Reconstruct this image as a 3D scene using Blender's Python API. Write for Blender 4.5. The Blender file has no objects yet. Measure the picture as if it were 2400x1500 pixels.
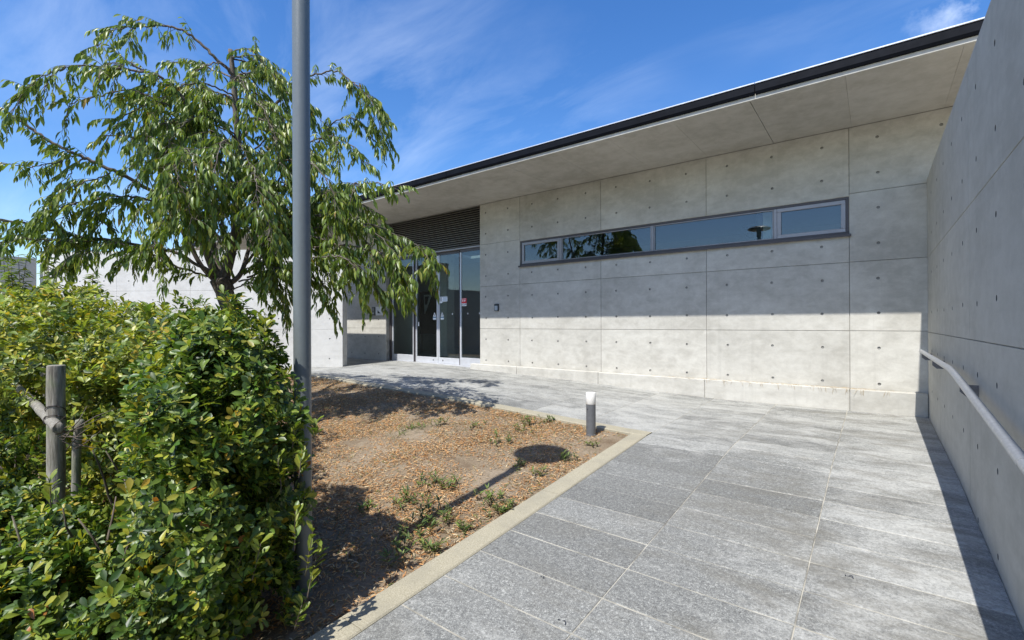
import bpy, bmesh, math, random
import numpy as np
from mathutils import Vector, Matrix, noise as mnoise

random.seed(7)
rng = np.random.default_rng(7)
R = math.radians
sc = bpy.context.scene
col = sc.collection

# ------------------------------------------------------------------ camera
EYE = 1.5
cam_d = bpy.data.cameras.new('camera')
cam_d.sensor_width = 36.0
cam_d.lens = 1103.6 / 2400 * 36
cam_d.shift_y = 5.0 / 2400
cam_d.clip_start = 0.05
cam_d.clip_end = 3000
cam = bpy.data.objects.new('camera', cam_d)
col.objects.link(cam)
YAW, PITCH, ROLL = 0.6577, 0.0034, 0.0027
cam.rotation_euler = (Matrix.Rotation(YAW, 3, 'Z') @ Matrix.Rotation(math.pi / 2 + PITCH, 3, 'X') @ Matrix.Rotation(-ROLL, 3, 'Z')).to_euler()
cam.location = (0, 0, EYE)
sc.camera = cam

# ------------------------------------------------------------------ sun, sky, exposure
SUN_FROM = Vector((0.036, -0.664, 1.0)).normalized()
sun_el = math.asin(SUN_FROM.z)
sun_d = bpy.data.lights.new('sun', 'SUN')
sun_d.energy = 4.1
sun_d.angle = R(0.53)
sun_d.color = (1.0, 0.975, 0.93)
sun = bpy.data.objects.new('sun', sun_d)
col.objects.link(sun)
sun.location = (2, -8, 14)
sun.rotation_euler = SUN_FROM.to_track_quat('Z', 'Y').to_euler()

world = bpy.data.worlds.new('World')
sc.world = world
world.use_nodes = True
wn, wl = world.node_tree.nodes, world.node_tree.links
wn.clear()
w_out = wn.new('ShaderNodeOutputWorld')
w_bg = wn.new('ShaderNodeBackground')
w_bg.inputs['Strength'].default_value = 0.15
sky = wn.new('ShaderNodeTexSky')
sky.sky_type = 'NISHITA'
sky.sun_disc = False
sky.sun_elevation = sun_el
sky.sun_rotation = math.atan2(SUN_FROM.x, SUN_FROM.y)
sky.altitude = 20
sky.air_density = 1.0
sky.dust_density = 0.6
sky.ozone_density = 2.6


def wmath(op, a, b=None, c=None, clamp=False):
    n = wn.new('ShaderNodeMath')
    n.operation = op
    n.use_clamp = clamp
    for i, v in enumerate((a, b, c)):
        if v is None:
            continue
        if isinstance(v, (int, float)):
            n.inputs[i].default_value = v
        else:
            wl.new(v, n.inputs[i])
    return n.outputs[0]


# thin cirrus: noise on the dome direction projected to a flat layer
w_tc = wn.new('ShaderNodeTexCoord')
w_sep = wn.new('ShaderNodeSeparateXYZ')
wl.new(w_tc.outputs['Generated'], w_sep.inputs[0])
zc = wmath('ADD', wmath('MAXIMUM', w_sep.outputs[2], 0.0), 0.22)
cx = wmath('DIVIDE', w_sep.outputs[0], zc)
cy = wmath('DIVIDE', w_sep.outputs[1], zc)
w_cmb = wn.new('ShaderNodeCombineXYZ')
wl.new(cx, w_cmb.inputs[0])
wl.new(cy, w_cmb.inputs[1])
w_map = wn.new('ShaderNodeMapping')
w_map.inputs['Rotation'].default_value = (0, 0, R(-38))
w_map.inputs['Scale'].default_value = (1.0, 2.4, 1.0)
w_map.inputs['Location'].default_value = (3.1, 1.7, 0)
wl.new(w_cmb.outputs[0], w_map.inputs[0])
n1 = wn.new('ShaderNodeTexNoise')
n1.inputs['Scale'].default_value = 1.5
n1.inputs['Detail'].default_value = 9
n1.inputs['Roughness'].default_value = 0.62
n1.inputs['Distortion'].default_value = 0.5
wl.new(w_map.outputs[0], n1.inputs['Vector'])
n2 = wn.new('ShaderNodeTexNoise')
n2.inputs['Scale'].default_value = 0.8
n2.inputs['Detail'].default_value = 3
wl.new(w_cmb.outputs[0], n2.inputs['Vector'])
m1 = wn.new('ShaderNodeMapRange')
m1.inputs['From Min'].default_value = 0.44
m1.inputs['From Max'].default_value = 0.95
wl.new(n1.outputs['Fac'], m1.inputs['Value'])
m2 = wn.new('ShaderNodeMapRange')
m2.inputs['From Min'].default_value = 0.40
m2.inputs['From Max'].default_value = 0.62
wl.new(n2.outputs['Fac'], m2.inputs['Value'])
cirrus = wmath('MULTIPLY', wmath('MULTIPLY', m1.outputs[0], m2.outputs[0]), 0.30, clamp=True)
cdir = Vector((0.0968, 0.8990, 0.4271))
w_dot = wn.new('ShaderNodeVectorMath')
w_dot.operation = 'DISTANCE'
wl.new(w_tc.outputs['Generated'], w_dot.inputs[0])
w_dot.inputs[1].default_value = cdir
n3 = wn.new('ShaderNodeTexNoise')
n3.inputs['Scale'].default_value = 11
n3.inputs['Detail'].default_value = 8
n3.inputs['Roughness'].default_value = 0.6
wl.new(w_tc.outputs['Generated'], n3.inputs['Vector'])
m3 = wn.new('ShaderNodeMapRange')
m3.inputs['From Min'].default_value = 0.085
m3.inputs['From Max'].default_value = 0.01
wl.new(w_dot.outputs['Value'], m3.inputs['Value'])
m4 = wn.new('ShaderNodeMapRange')
m4.inputs['From Min'].default_value = 0.44
m4.inputs['From Max'].default_value = 0.66
wl.new(n3.outputs['Fac'], m4.inputs['Value'])
cirrus = wmath('MAXIMUM', cirrus, wmath('MULTIPLY', wmath('MULTIPLY', m3.outputs[0], m4.outputs[0]), 0.5, clamp=True))
w_hsv = wn.new('ShaderNodeHueSaturation')
w_hsv.inputs['Hue'].default_value = 0.508
w_hsv.inputs['Saturation'].default_value = 1.30
w_hsv.inputs['Value'].default_value = 0.92
wl.new(sky.outputs[0], w_hsv.inputs['Color'])
w_mix = wn.new('ShaderNodeMix')
w_mix.data_type = 'RGBA'
wl.new(cirrus, w_mix.inputs['Factor'])
wl.new(w_hsv.outputs[0], w_mix.inputs['A'])
w_mix.inputs['B'].default_value = (6.0, 6.6, 7.4, 1)
wl.new(w_mix.outputs['Result'], w_bg.inputs['Color'])
wl.new(w_bg.outputs[0], w_out.inputs[0])

vs = sc.view_settings
vs.view_transform = 'Standard'
vs.look = 'None'
vs.gamma = 1.0
vs.use_curve_mapping = False
vs.exposure = 0.66

sc.cycles.max_bounces = 8
sc.cycles.transparent_max_bounces = 16
sc.cycles.sample_clamp_indirect = 6.0

# ------------------------------------------------------------------ material helpers


class NT:
    def __init__(self, name):
        self.m = bpy.data.materials.new(name)
        self.m.use_nodes = True
        self.t = self.m.node_tree
        self.n, self.l = self.t.nodes, self.t.links
        self.n.clear()
        self.out = self.n.new('ShaderNodeOutputMaterial')
        self.b = self.n.new('ShaderNodeBsdfPrincipled')
        self.l.new(self.b.outputs[0], self.out.inputs[0])

    def set(self, **kw):
        for k, v in kw.items():
            k = k.replace('_', ' ')
            if isinstance(v, bpy.types.NodeSocket):
                self.l.new(v, self.b.inputs[k])
            else:
                self.b.inputs[k].default_value = v
        return self

    def pos(self, scale=(1, 1, 1), rot=(0, 0, 0), loc=(0, 0, 0)):
        g = self.n.new('ShaderNodeNewGeometry')
        mp = self.n.new('ShaderNodeMapping')
        mp.inputs['Scale'].default_value = scale
        mp.inputs['Rotation'].default_value = rot
        mp.inputs['Location'].default_value = loc
        self.l.new(g.outputs['Position'], mp.inputs[0])
        return mp.outputs[0]

    def noise(self, vec, scale, detail=4, rough=0.55, dist=0.0):
        n = self.n.new('ShaderNodeTexNoise')
        n.inputs['Scale'].default_value = scale
        n.inputs['Detail'].default_value = detail
        n.inputs['Roughness'].default_value = rough
        n.inputs['Distortion'].default_value = dist
        if vec is not None:
            self.l.new(vec, n.inputs['Vector'])
        return n.outputs['Fac']

    def vor(self, vec, scale, out='Distance'):
        n = self.n.new('ShaderNodeTexVoronoi')
        n.inputs['Scale'].default_value = scale
        self.l.new(vec, n.inputs['Vector'])
        return n.outputs[out]

    def ramp(self, fac, stops):
        n = self.n.new('ShaderNodeValToRGB')
        e = n.color_ramp.elements
        while len(e) < len(stops):
            e.new(0.5)
        for i, (p, c) in enumerate(stops):
            e[i].position = p
            e[i].color = (*c, 1) if len(c) == 3 else c
        self.l.new(fac, n.inputs[0])
        return n.outputs[0]

    def rng(self, v, a, b, c=0.0, d=1.0):
        n = self.n.new('ShaderNodeMapRange')
        for k, x in zip(('From Min', 'From Max', 'To Min', 'To Max'), (a, b, c, d)):
            n.inputs[k].default_value = x
        self.l.new(v, n.inputs['Value'])
        return n.outputs[0]

    def math(self, op, a, b=None, clamp=False):
        n = self.n.new('ShaderNodeMath')
        n.operation = op
        n.use_clamp = clamp
        for i, v in enumerate((a, b)):
            if v is None:
                continue
            if isinstance(v, (int, float)):
                n.inputs[i].default_value = v
            else:
                self.l.new(v, n.inputs[i])
        return n.outputs[0]

    def mix(self, fac, a, b, mode='MIX'):
        n = self.n.new('ShaderNodeMix')
        n.data_type = 'RGBA'
        n.blend_type = mode
        for k, v in (('Factor', fac), ('A', a), ('B', b)):
            if isinstance(v, bpy.types.NodeSocket):
                self.l.new(v, n.inputs[k])
            elif k == 'Factor':
                n.inputs[k].default_value = v
            else:
                n.inputs[k].default_value = (*v, 1) if len(v) == 3 else v
        return n.outputs['Result']

    def bump(self, h, strength=0.3, dist=0.01):
        n = self.n.new('ShaderNodeBump')
        n.inputs['Strength'].default_value = strength
        n.inputs['Distance'].default_value = dist
        self.l.new(h, n.inputs['Height'])
        self.l.new(n.outputs[0], self.b.inputs['Normal'])
        return self

    def rand(self):
        return self.n.new('ShaderNodeObjectInfo').outputs['Random']

    def attr(self, name='Col'):
        n = self.n.new('ShaderNodeAttribute')
        n.attribute_name = name
        return n.outputs['Color']


M = {}


def concrete(name, c0, c1, c2, streak=0.35, tone=0.10):
    k = NT(name)
    p = k.pos()
    big = k.noise(p, 0.9, 5, 0.6, 0.6)
    mid = k.noise(k.pos((1.0, 1.0, 1.5)), 6.5, 8, 0.7, 0.3)
    cloud = k.math('ADD', k.math('MULTIPLY', big, 0.5), k.math('MULTIPLY', mid, 0.5))
    base = k.ramp(cloud, [(0.40, c0), (0.51, c1), (0.62, c2)])
    # form-board waterline bands and run-off streaks
    band = k.noise(k.pos((0.35, 0.35, 5.0)), 1.6, 4, 0.6, 0.3)
    base = k.mix(k.rng(band, 0.50, 0.74, 0, 0.26), base, tuple(x * 0.72 for x in c1))
    st = k.noise(k.pos((7.0, 7.0, 0.25)), 1.5, 4, 0.6)
    base = k.mix(k.rng(st, 0.58, 0.78, 0, streak), base, tuple(x * 0.70 for x in c0))
    # pin holes
    pores = k.vor(k.pos(), 55)
    pmask = k.math('MULTIPLY', k.rng(pores, 0.05, 0.12, 1, 0), k.rng(k.noise(p, 3.0, 3), 0.5, 0.62, 0, 1))
    base = k.mix(k.math('MULTIPLY', pmask, 0.55), base, tuple(x * 0.45 for x in c0))
    fine = k.noise(p, 120, 2)
    base = k.mix(k.rng(fine, 0.3, 0.7, 0.0, 0.16), base, tuple(x * 0.7 for x in c1))
    v = k.rng(k.rand(), 0, 1, 1 - tone, 1 + tone)
    hsv = k.n.new('ShaderNodeHueSaturation')
    k.l.new(v, hsv.inputs['Value'])
    k.l.new(base, hsv.inputs['Color'])
    h = k.math('SUBTRACT', k.math('ADD', k.math('MULTIPLY', fine, 0.25), k.math('MULTIPLY', mid, 0.8)), pmask)
    k.set(Base_Color=hsv.outputs[0], Roughness=0.82, Specular_IOR_Level=0.3)
    k.bump(h, 0.35, 0.004)
    M[name] = k.m


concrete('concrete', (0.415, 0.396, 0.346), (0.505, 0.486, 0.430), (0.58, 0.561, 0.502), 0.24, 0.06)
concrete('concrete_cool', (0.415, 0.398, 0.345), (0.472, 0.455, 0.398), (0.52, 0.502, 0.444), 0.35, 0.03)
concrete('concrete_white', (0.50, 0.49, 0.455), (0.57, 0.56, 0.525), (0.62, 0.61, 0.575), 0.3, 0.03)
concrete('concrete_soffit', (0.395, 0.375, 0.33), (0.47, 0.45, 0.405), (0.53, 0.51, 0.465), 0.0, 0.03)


def plain(name, c, rough=0.5, metal=0.0, var=0.06, spec=0.5, scale=8.0, bump=0.0):
    k = NT(name)
    n = k.noise(k.pos(), scale, 5, 0.6)
    cc = k.mix(k.rng(n, 0.3, 0.7), tuple(x * (1 - var) for x in c), tuple(min(1, x * (1 + var)) for x in c))
    k.set(Base_Color=cc, Roughness=k.rng(k.noise(k.pos(), scale * 3, 4), 0.3, 0.7, rough * 0.85, min(1, rough * 1.15)),
          Metallic=metal, Specular_IOR_Level=spec)
    if bump:
        k.bump(k.noise(k.pos(), scale * 12, 3), bump, 0.002)
    M[name] = k.m


plain('joint_core', (0.28, 0.27, 0.24), 0.9, var=0.25)
plain('tie_hole', (0.11, 0.11, 0.105), 0.9, var=0.2)
plain('gutter_dark', (0.006, 0.007, 0.010), 0.6, 0.0, 0.3, 0.08, scale=5)
plain('cap_metal', (0.75, 0.76, 0.77), 0.35, 0.5)
plain('window_alu', (0.30, 0.285, 0.285), 0.42, 0.55)
plain('window_dark', (0.085, 0.075, 0.075), 0.45, 0.4)
plain('door_alu', (0.60, 0.61, 0.63), 0.42, 0.35)
plain('louver_dark', (0.24, 0.225, 0.20), 0.5, 0.3)
plain('interior_dark', (0.36, 0.36, 0.34), 0.8)
plain('interior_floor', (0.36, 0.35, 0.33), 0.3)
plain('interior_white', (0.62, 0.61, 0.58), 0.8)
plain('interior_ceiling', (0.42, 0.43, 0.44), 0.9)
plain('board_black', (0.012, 0.012, 0.013), 0.5)
plain('paper', (0.78, 0.79, 0.78), 0.7, var=0.02)
plain('sticker_white', (0.80, 0.83, 0.84), 0.5, var=0.02)
plain('sticker_blue', (0.16, 0.30, 0.42), 0.5)
plain('sticker_red', (0.62, 0.02, 0.03), 0.45, var=0.03)
plain('ink_dark', (0.03, 0.035, 0.05), 0.6)
plain('pole_paint', (0.135, 0.152, 0.152), 0.34, 0.0, 0.05, 0.5, scale=40, bump=0.15)
plain('bollard_paint', (0.115, 0.12, 0.125), 0.45, 0.0, 0.12, scale=30, bump=0.1)
plain('bollard_white', (0.82, 0.80, 0.74), 0.35, 0.0, 0.03)
plain('bracket_steel', (0.17, 0.17, 0.18), 0.5, 0.6, 0.2, scale=30)
plain('wire', (0.06, 0.05, 0.045), 0.6, 0.5)
plain('reader_black', (0.02, 0.022, 0.025), 0.3)
plain('reader_face', (0.33, 0.37, 0.40), 0.35, 0.3)
plain('lantern_blue', (0.52, 0.60, 0.66), 0.4)

k = NT('galvanised')
p = k.pos()
v = k.vor(p, 70, 'Color')
sp = k.n.new('ShaderNodeSeparateColor')
k.l.new(v, sp.inputs[0])
cc = k.ramp(sp.outputs[0], [(0.0, (0.42, 0.43, 0.44)), (1.0, (0.49, 0.50, 0.51))])
cc = k.mix(k.rng(k.noise(p, 9, 4), 0.45, 0.7, 0, 0.5), cc, (0.48, 0.50, 0.52))
k.set(Base_Color=cc, Metallic=0.6, Roughness=k.rng(k.noise(p, 30, 3), 0.3, 0.7, 0.40, 0.50))
M['galvanised'] = k.m

# glass: clear sheet with fresnel reflection
k = NT('glass')
k.n.remove(k.b)
tr = k.n.new('ShaderNodeBsdfTransparent')
tr.inputs[0].default_value = (0.74, 0.80, 0.78, 1)
gl = k.n.new('ShaderNodeBsdfGlossy')
gl.inputs['Roughness'].default_value = 0.0
gl.inputs['Color'].default_value = (0.95, 0.97, 1.0, 1)
lw_ = k.n.new('ShaderNodeLayerWeight')
lw_.inputs['Blend'].default_value = 0.5
fres = k.math('ADD', k.math('MULTIPLY', k.math('POWER', lw_.outputs['Facing'], 5.0), 0.93), 0.07)
bmp = k.n.new('ShaderNodeBump')
bmp.inputs['Strength'].default_value = 0.005
bmp.inputs['Distance'].default_value = 0.05
k.l.new(k.noise(k.pos(), 1.3, 2), bmp.inputs['Height'])
k.l.new(bmp.outputs[0], gl.inputs['Normal'])
ms = k.n.new('ShaderNodeMixShader')
k.l.new(fres, ms.inputs[0])
k.l.new(tr.outputs[0], ms.inputs[1])
k.l.new(gl.outputs[0], ms.inputs[2])
k.l.new(ms.outputs[0], k.out.inputs[0])
M['glass'] = k.m

# paving slab
k = NT('granite_slab')
p = k.pos()
r = k.rand()
speck = k.noise(p, 190, 2, 0.7)
speck2 = k.noise(p, 60, 3, 0.7, 0.6)
g = k.ramp(k.math('ADD', k.math('MULTIPLY', speck, 0.55), k.math('MULTIPLY', speck2, 0.45)),
           [(0.36, (0.076, 0.076, 0.072)), (0.46, (0.145, 0.146, 0.137)), (0.55, (0.218, 0.219, 0.203)), (0.65, (0.42, 0.42, 0.385))])
toner = k.rng(r, 0, 1, 0.86, 1.2)
hs = k.n.new('ShaderNodeHueSaturation')
k.l.new(toner, hs.inputs['Value'])
k.l.new(g, hs.inputs['Color'])
c = hs.outputs[0]
# lime bloom drawn out across the slope, strongest towards the wall side and the landing
sepp = k.n.new('ShaderNodeSeparateXYZ')
k.l.new(p, sepp.inputs[0])
bloom = k.noise(k.pos((1.1, 2.0, 1.0)), 2.2, 8, 0.74, 0.5)
patch = k.noise(p, 0.55, 3, 0.5)
wx = k.rng(sepp.outputs[0], -0.7, -0.1, 0.0, 0.24)
wy = k.rng(sepp.outputs[1], 4.0, 5.4, 0.0, 0.22)
thr = k.math('ADD', k.math('ADD', k.math('ADD', bloom, k.math('MULTIPLY', patch, 0.35)), k.math('MAXIMUM', wx, wy)),
             k.rng(r, 0, 1, -0.05, 0.05))
fleck = k.rng(speck2, 0.35, 0.6, 0.55, 1.0)
c = k.mix(k.math('MULTIPLY', k.rng(thr, 0.74, 1.02, 0, 0.85), fleck), c, (0.45, 0.445, 0.41))
# damp brown staining
stn = k.noise(k.pos((1.0, 2.4, 1), loc=(4, 2, 0)), 1.5, 8, 0.74, 0.4)
c = k.mix(k.math('MULTIPLY', k.rng(stn, 0.47, 0.64, 0, 0.62), k.rng(sepp.outputs[0], -1.8, -0.2, 0.35, 1)), c, (0.13, 0.12, 0.095))
k.set(Base_Color=c, Roughness=0.72, Specular_IOR_Level=0.35)
k.bump(k.math('ADD', speck, k.math('MULTIPLY', speck2, 0.8)), 0.35, 0.003)
M['granite_slab'] = k.m

k = NT('grout')
c = k.ramp(k.noise(k.pos(), 6, 5, 0.6), [(0.3, (0.14, 0.13, 0.105)), (0.52, (0.36, 0.335, 0.275)), (0.75, (0.54, 0.51, 0.43))])
k.set(Base_Color=c, Roughness=0.95)
M['grout'] = k.m

k = NT('kerb_sand')
p = k.pos()
c = k.ramp(k.noise(p, 140, 3, 0.7), [(0.3, (0.235, 0.21, 0.145)), (0.55, (0.36, 0.325, 0.235)), (0.75, (0.46, 0.425, 0.325))])
c = k.mix(k.rng(k.noise(p, 3.5, 5, 0.65), 0.44, 0.68, 0, 0.6), c, (0.25, 0.23, 0.175))
k.set(Base_Color=c, Roughness=0.9)
k.bump(k.noise(p, 160, 2), 0.4, 0.003)
M['kerb_sand'] = k.m

k = NT('soil')
p = k.pos()
c = k.ramp(k.noise(p, 2.2, 8, 0.7, 0.4), [(0.30, (0.15, 0.105, 0.065)), (0.48, (0.255, 0.20, 0.135)), (0.66, (0.345, 0.28, 0.20))])
c = k.mix(k.rng(k.noise(p, 45, 5, 0.7), 0.40, 0.65, 0, 0.55), c, (0.15, 0.10, 0.06))
c = k.mix(k.rng(k.noise(p, 90, 3, 0.7), 0.58, 0.75, 0, 0.6), c, (0.55, 0.45, 0.32))
k.set(Base_Color=c, Roughness=0.95, Specular_IOR_Level=0.2)
k.bump(k.noise(p, 55, 6, 0.75), 0.8, 0.02)
M['soil'] = k.m

k = NT('ground_mat')
p = k.pos()
c = k.ramp(k.noise(p, 0.4, 8, 0.7), [(0.3, (0.26, 0.22, 0.16)), (0.55, (0.33, 0.29, 0.22)), (0.75, (0.38, 0.35, 0.28))])
k.set(Base_Color=c, Roughness=0.95)
M['ground_mat'] = k.m


def leafmat(name, rough, trans, spec=0.5):
    k = NT(name)
    c = k.attr()
    n = k.noise(k.pos(), 60, 3)
    c = k.mix(k.rng(n, 0.35, 0.65, 0, 0.22), c, (0.02, 0.035, 0.008))
    k.set(Base_Color=c, Roughness=rough, Specular_IOR_Level=spec)
    t = k.n.new('ShaderNodeBsdfTranslucent')
    tc = k.mix(1.0, c, (1.5, 1.5, 0.7), 'MULTIPLY')
    k.l.new(tc, t.inputs[0])
    ms = k.n.new('ShaderNodeMixShader')
    ms.inputs[0].default_value = trans
    k.l.new(k.b.outputs[0], ms.inputs[1])
    k.l.new(t.outputs[0], ms.inputs[2])
    k.l.new(ms.outputs[0], k.out.inputs[0])
    M[name] = k.m


leafmat('cherry_leaf', 0.38, 0.38)
leafmat('hedge_leaf', 0.42, 0.32)
leafmat('straw', 0.8, 0.15, 0.2)
leafmat('weed_leaf', 0.5, 0.3)


def bark(name, a, b, cc):
    k = NT(name)
    p = k.pos((1, 1, 0.35))
    n = k.noise(p, 28, 6, 0.7, 0.8)
    c = k.ramp(n, [(0.3, a), (0.52, b), (0.72, cc)])
    c = k.mix(k.rng(k.noise(k.pos(), 4, 4), 0.5, 0.7, 0, 0.5), c, (0.11, 0.13, 0.07))
    k.set(Base_Color=c, Roughness=0.9)
    k.bump(n, 0.7, 0.01)
    M[name] = k.m


bark('bark', (0.045, 0.033, 0.025), (0.12, 0.095, 0.075), (0.24, 0.20, 0.17))
bark('twig_bark', (0.06, 0.04, 0.03), (0.13, 0.10, 0.075), (0.22, 0.18, 0.14))

k = NT('weathered_log')
p = k.pos((1, 1, 0.12))
n = k.noise(p, 60, 6, 0.7, 0.3)
c = k.ramp(n, [(0.32, (0.09, 0.08, 0.06)), (0.5, (0.22, 0.20, 0.16)), (0.68, (0.34, 0.32, 0.27))])
c = k.mix(k.rng(k.noise(k.pos(), 7, 4), 0.5, 0.66, 0, 0.55), c, (0.13, 0.16, 0.07))
k.set(Base_Color=c, Roughness=0.92)
k.bump(n, 0.7, 0.006)
M['weathered_log'] = k.m

# ------------------------------------------------------------------ object helpers


def tag(o, label=None, cat=None, group=None, kind=None):
    if label:
        o['label'] = label
    if cat:
        o['category'] = cat
    if group:
        o['group'] = group
    if kind:
        o['kind'] = kind
    return o


def empty(name, loc, label, cat, group=None):
    o = bpy.data.objects.new(name, None)
    o.empty_display_size = 0.1
    o.location = loc
    col.objects.link(o)
    return tag(o, label, cat, group)


def link(name, me, mat, parent=None, smooth=False):
    o = bpy.data.objects.new(name, me)
    if mat is not None and not me.materials:
        me.materials.append(M[mat] if isinstance(mat, str) else mat)
    col.objects.link(o)
    if parent is not None:
        o.parent = parent
        # vertices are written in world space: undo the parents' offset
        off = Vector((0, 0, 0))
        q = parent
        while q is not None:
            off += q.location
            q = q.parent
        o.location = -off
    if smooth:
        for f in me.polygons:
            f.use_smooth = True
    return o


def mk(name, verts, faces, mat, parent=None, smooth=False):
    me = bpy.data.meshes.new(name)
    me.from_pydata([tuple(v) for v in verts], [], faces)
    me.update()
    return link(name, me, mat, parent, smooth)


def bm_obj(name, bm, mat, parent=None, smooth=False):
    me = bpy.data.meshes.new(name)
    bmesh.ops.recalc_face_normals(bm, faces=bm.faces)
    bm.to_mesh(me)
    bm.free()
    return link(name, me, mat, parent, smooth)


def ground_origin(o):
    """move the origin of a world-space top-level mesh to its base centre"""
    me = o.data
    co = np.empty(len(me.vertices) * 3, 'f')
    me.vertices.foreach_get('co', co)
    co = co.reshape(-1, 3)
    c = np.array([(co[:, 0].min() + co[:, 0].max()) / 2, (co[:, 1].min() + co[:, 1].max()) / 2, co[:, 2].min()], 'f')
    me.vertices.foreach_set('co', (co - c).ravel())
    me.update()
    o.location = c
    return o


def box_bm(x0, x1, y0, y1, z0, z1, bev=0.0, bm=None, seg=1):
    b = bmesh.new()
    r = bmesh.ops.create_cube(b, size=1)
    for v in b.verts:
        v.co = Vector(((x0 + x1) / 2 + v.co.x * (x1 - x0), (y0 + y1) / 2 + v.co.y * (y1 - y0), (z0 + z1) / 2 + v.co.z * (z1 - z0)))
    if bev:
        bmesh.ops.bevel(b, geom=list(b.edges), offset=bev, segments=seg, affect='EDGES')
    if bm is None:
        return b
    me = bpy.data.meshes.new('tmp')
    b.to_mesh(me)
    b.free()
    bm.from_mesh(me)
    bpy.data.meshes.remove(me)
    return bm


def box(name, x0, x1, y0, y1, z0, z1, mat, parent=None, bev=0.0, seg=1):
    return bm_obj(name, box_bm(x0, x1, y0, y1, z0, z1, bev, None, seg), mat, parent)


def sweep(pts, radii, sides=8, cap=True):
    """tube through points -> verts, faces"""
    pts = [Vector(p) for p in pts]
    n = len(pts)
    vs_, fs = [], []
    up = Vector((0.13, 0.21, 0.97)).normalized()
    prev = None
    for i in range(n):
        t = (pts[min(i + 1, n - 1)] - pts[max(i - 1, 0)])
        if t.length < 1e-9:
            t = Vector((0, 0, 1))
        t.normalize()
        if prev is None:
            a = t.cross(up)
            if a.length < 0.1:
                a = t.cross(Vector((1, 0, 0)))
        else:
            a = prev - t * prev.dot(t)
        a.normalize()
        prev = a
        b = t.cross(a)
        for k_ in range(sides):
            th = 2 * math.pi * k_ / sides
            vs_.append(pts[i] + (a * math.cos(th) + b * math.sin(th)) * radii[i])
    for i in range(n - 1):
        for k_ in range(sides):
            k2 = (k_ + 1) % sides
            fs.append((i * sides + k_, i * sides + k2, (i + 1) * sides + k2, (i + 1) * sides + k_))
    if cap:
        fs.append(tuple(range(sides - 1, -1, -1)))
        fs.append(tuple((n - 1) * sides + k_ for k_ in range(sides)))
    return vs_, fs


def lathe(profile, cx_, cy_, sides=32):
    """profile of (r,z) -> closed surface of revolution"""
    vs_, fs = [], []
    for r_, z_ in profile:
        for k_ in range(sides):
            a = 2 * math.pi * k_ / sides
            vs_.append((cx_ + r_ * math.cos(a), cy_ + r_ * math.sin(a), z_))
    for i in range(len(profile) - 1):
        for k_ in range(sides):
            k2 = (k_ + 1) % sides
            fs.append((i * sides + k_, i * sides + k2, (i + 1) * sides + k2, (i + 1) * sides + k_))
    fs.append(tuple(range(sides - 1, -1, -1)))
    fs.append(tuple((len(profile) - 1) * sides + k_ for k_ in range(sides)))
    return vs_, fs


def smooth_by_angle(o, ang=40):
    me = o.data
    for f in me.polygons:
        f.use_smooth = True
    bm = bmesh.new()
    bm.from_mesh(me)
    for e in bm.edges:
        if len(e.link_faces) == 2 and e.calc_face_angle(0) > R(ang):
            e.smooth = False
    bm.to_mesh(me)
    bm.free()
    return o


def pt(x, y, t):
    """a point t metres in front of the camera, in the direction a spot in the photograph is seen (2400 px wide)"""
    a, b = x - 1200, 755.0 - y
    rx_ = (a * math.cos(ROLL) + b * math.sin(ROLL)) / 1103.6
    uy_ = (-a * math.sin(ROLL) + b * math.cos(ROLL)) / 1103.6
    ff_ = math.cos(PITCH) - uy_ * math.sin(PITCH)
    uu_ = math.sin(PITCH) + uy_ * math.cos(PITCH)
    cw, sw_ = math.cos(YAW), math.sin(YAW)
    return Vector(((rx_ * cw - ff_ * sw_) * t, (rx_ * sw_ + ff_ * cw) * t, EYE + uu_ * t))


def foot(x, y):
    """where that direction meets the sloping ground"""
    z = 0.3
    d = pt(x, y, 1.0) - Vector((0, 0, EYE))
    q = None
    for _ in range(25):
        q = Vector((0, 0, EYE)) + d * ((z - EYE) / d.z)
        z = gz(q.x, q.y)
    return q


# ------------------------------------------------------------------ ground
RAMP_Y = 4.85


def base_z(X):
    return float(np.interp(X, [-8.2, -7.0, -4.8, -2.1], [0.565, 0.53, 0.48, 0.365]))


def gz(X, Y):
    return base_z(X) - 0.022 * (7.48 - min(7.48, max(Y, RAMP_Y))) - 0.074 * max(0.0, RAMP_Y - Y)


g = mk('ground', [(-400, -400, -0.45), (400, -400, -0.45), (400, 400, -0.45), (-400, 400, -0.45)], [(0, 1, 2, 3)], 'ground_mat')
tag(g, 'dry earth and grass spreading around the building', 'ground', kind='structure')

# paving: mortar bed sheet plus one slab per stone
COLX = [0.498, -0.296, -1.104, -1.930]
x = -1.930
while x > -12.6:
    x -= 0.808
    COLX.append(x)
bedv, bedf = [], []


def bed_quad(x0, x1, y0, y1, dz=-0.0028):
    i = len(bedv)
    for (a, b) in ((x0, y0), (x1, y0), (x1, y1), (x0, y1)):
        bedv.append((a, b, gz(a, b) + dz))
    bedf.append((i, i + 1, i + 2, i + 3))


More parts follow.
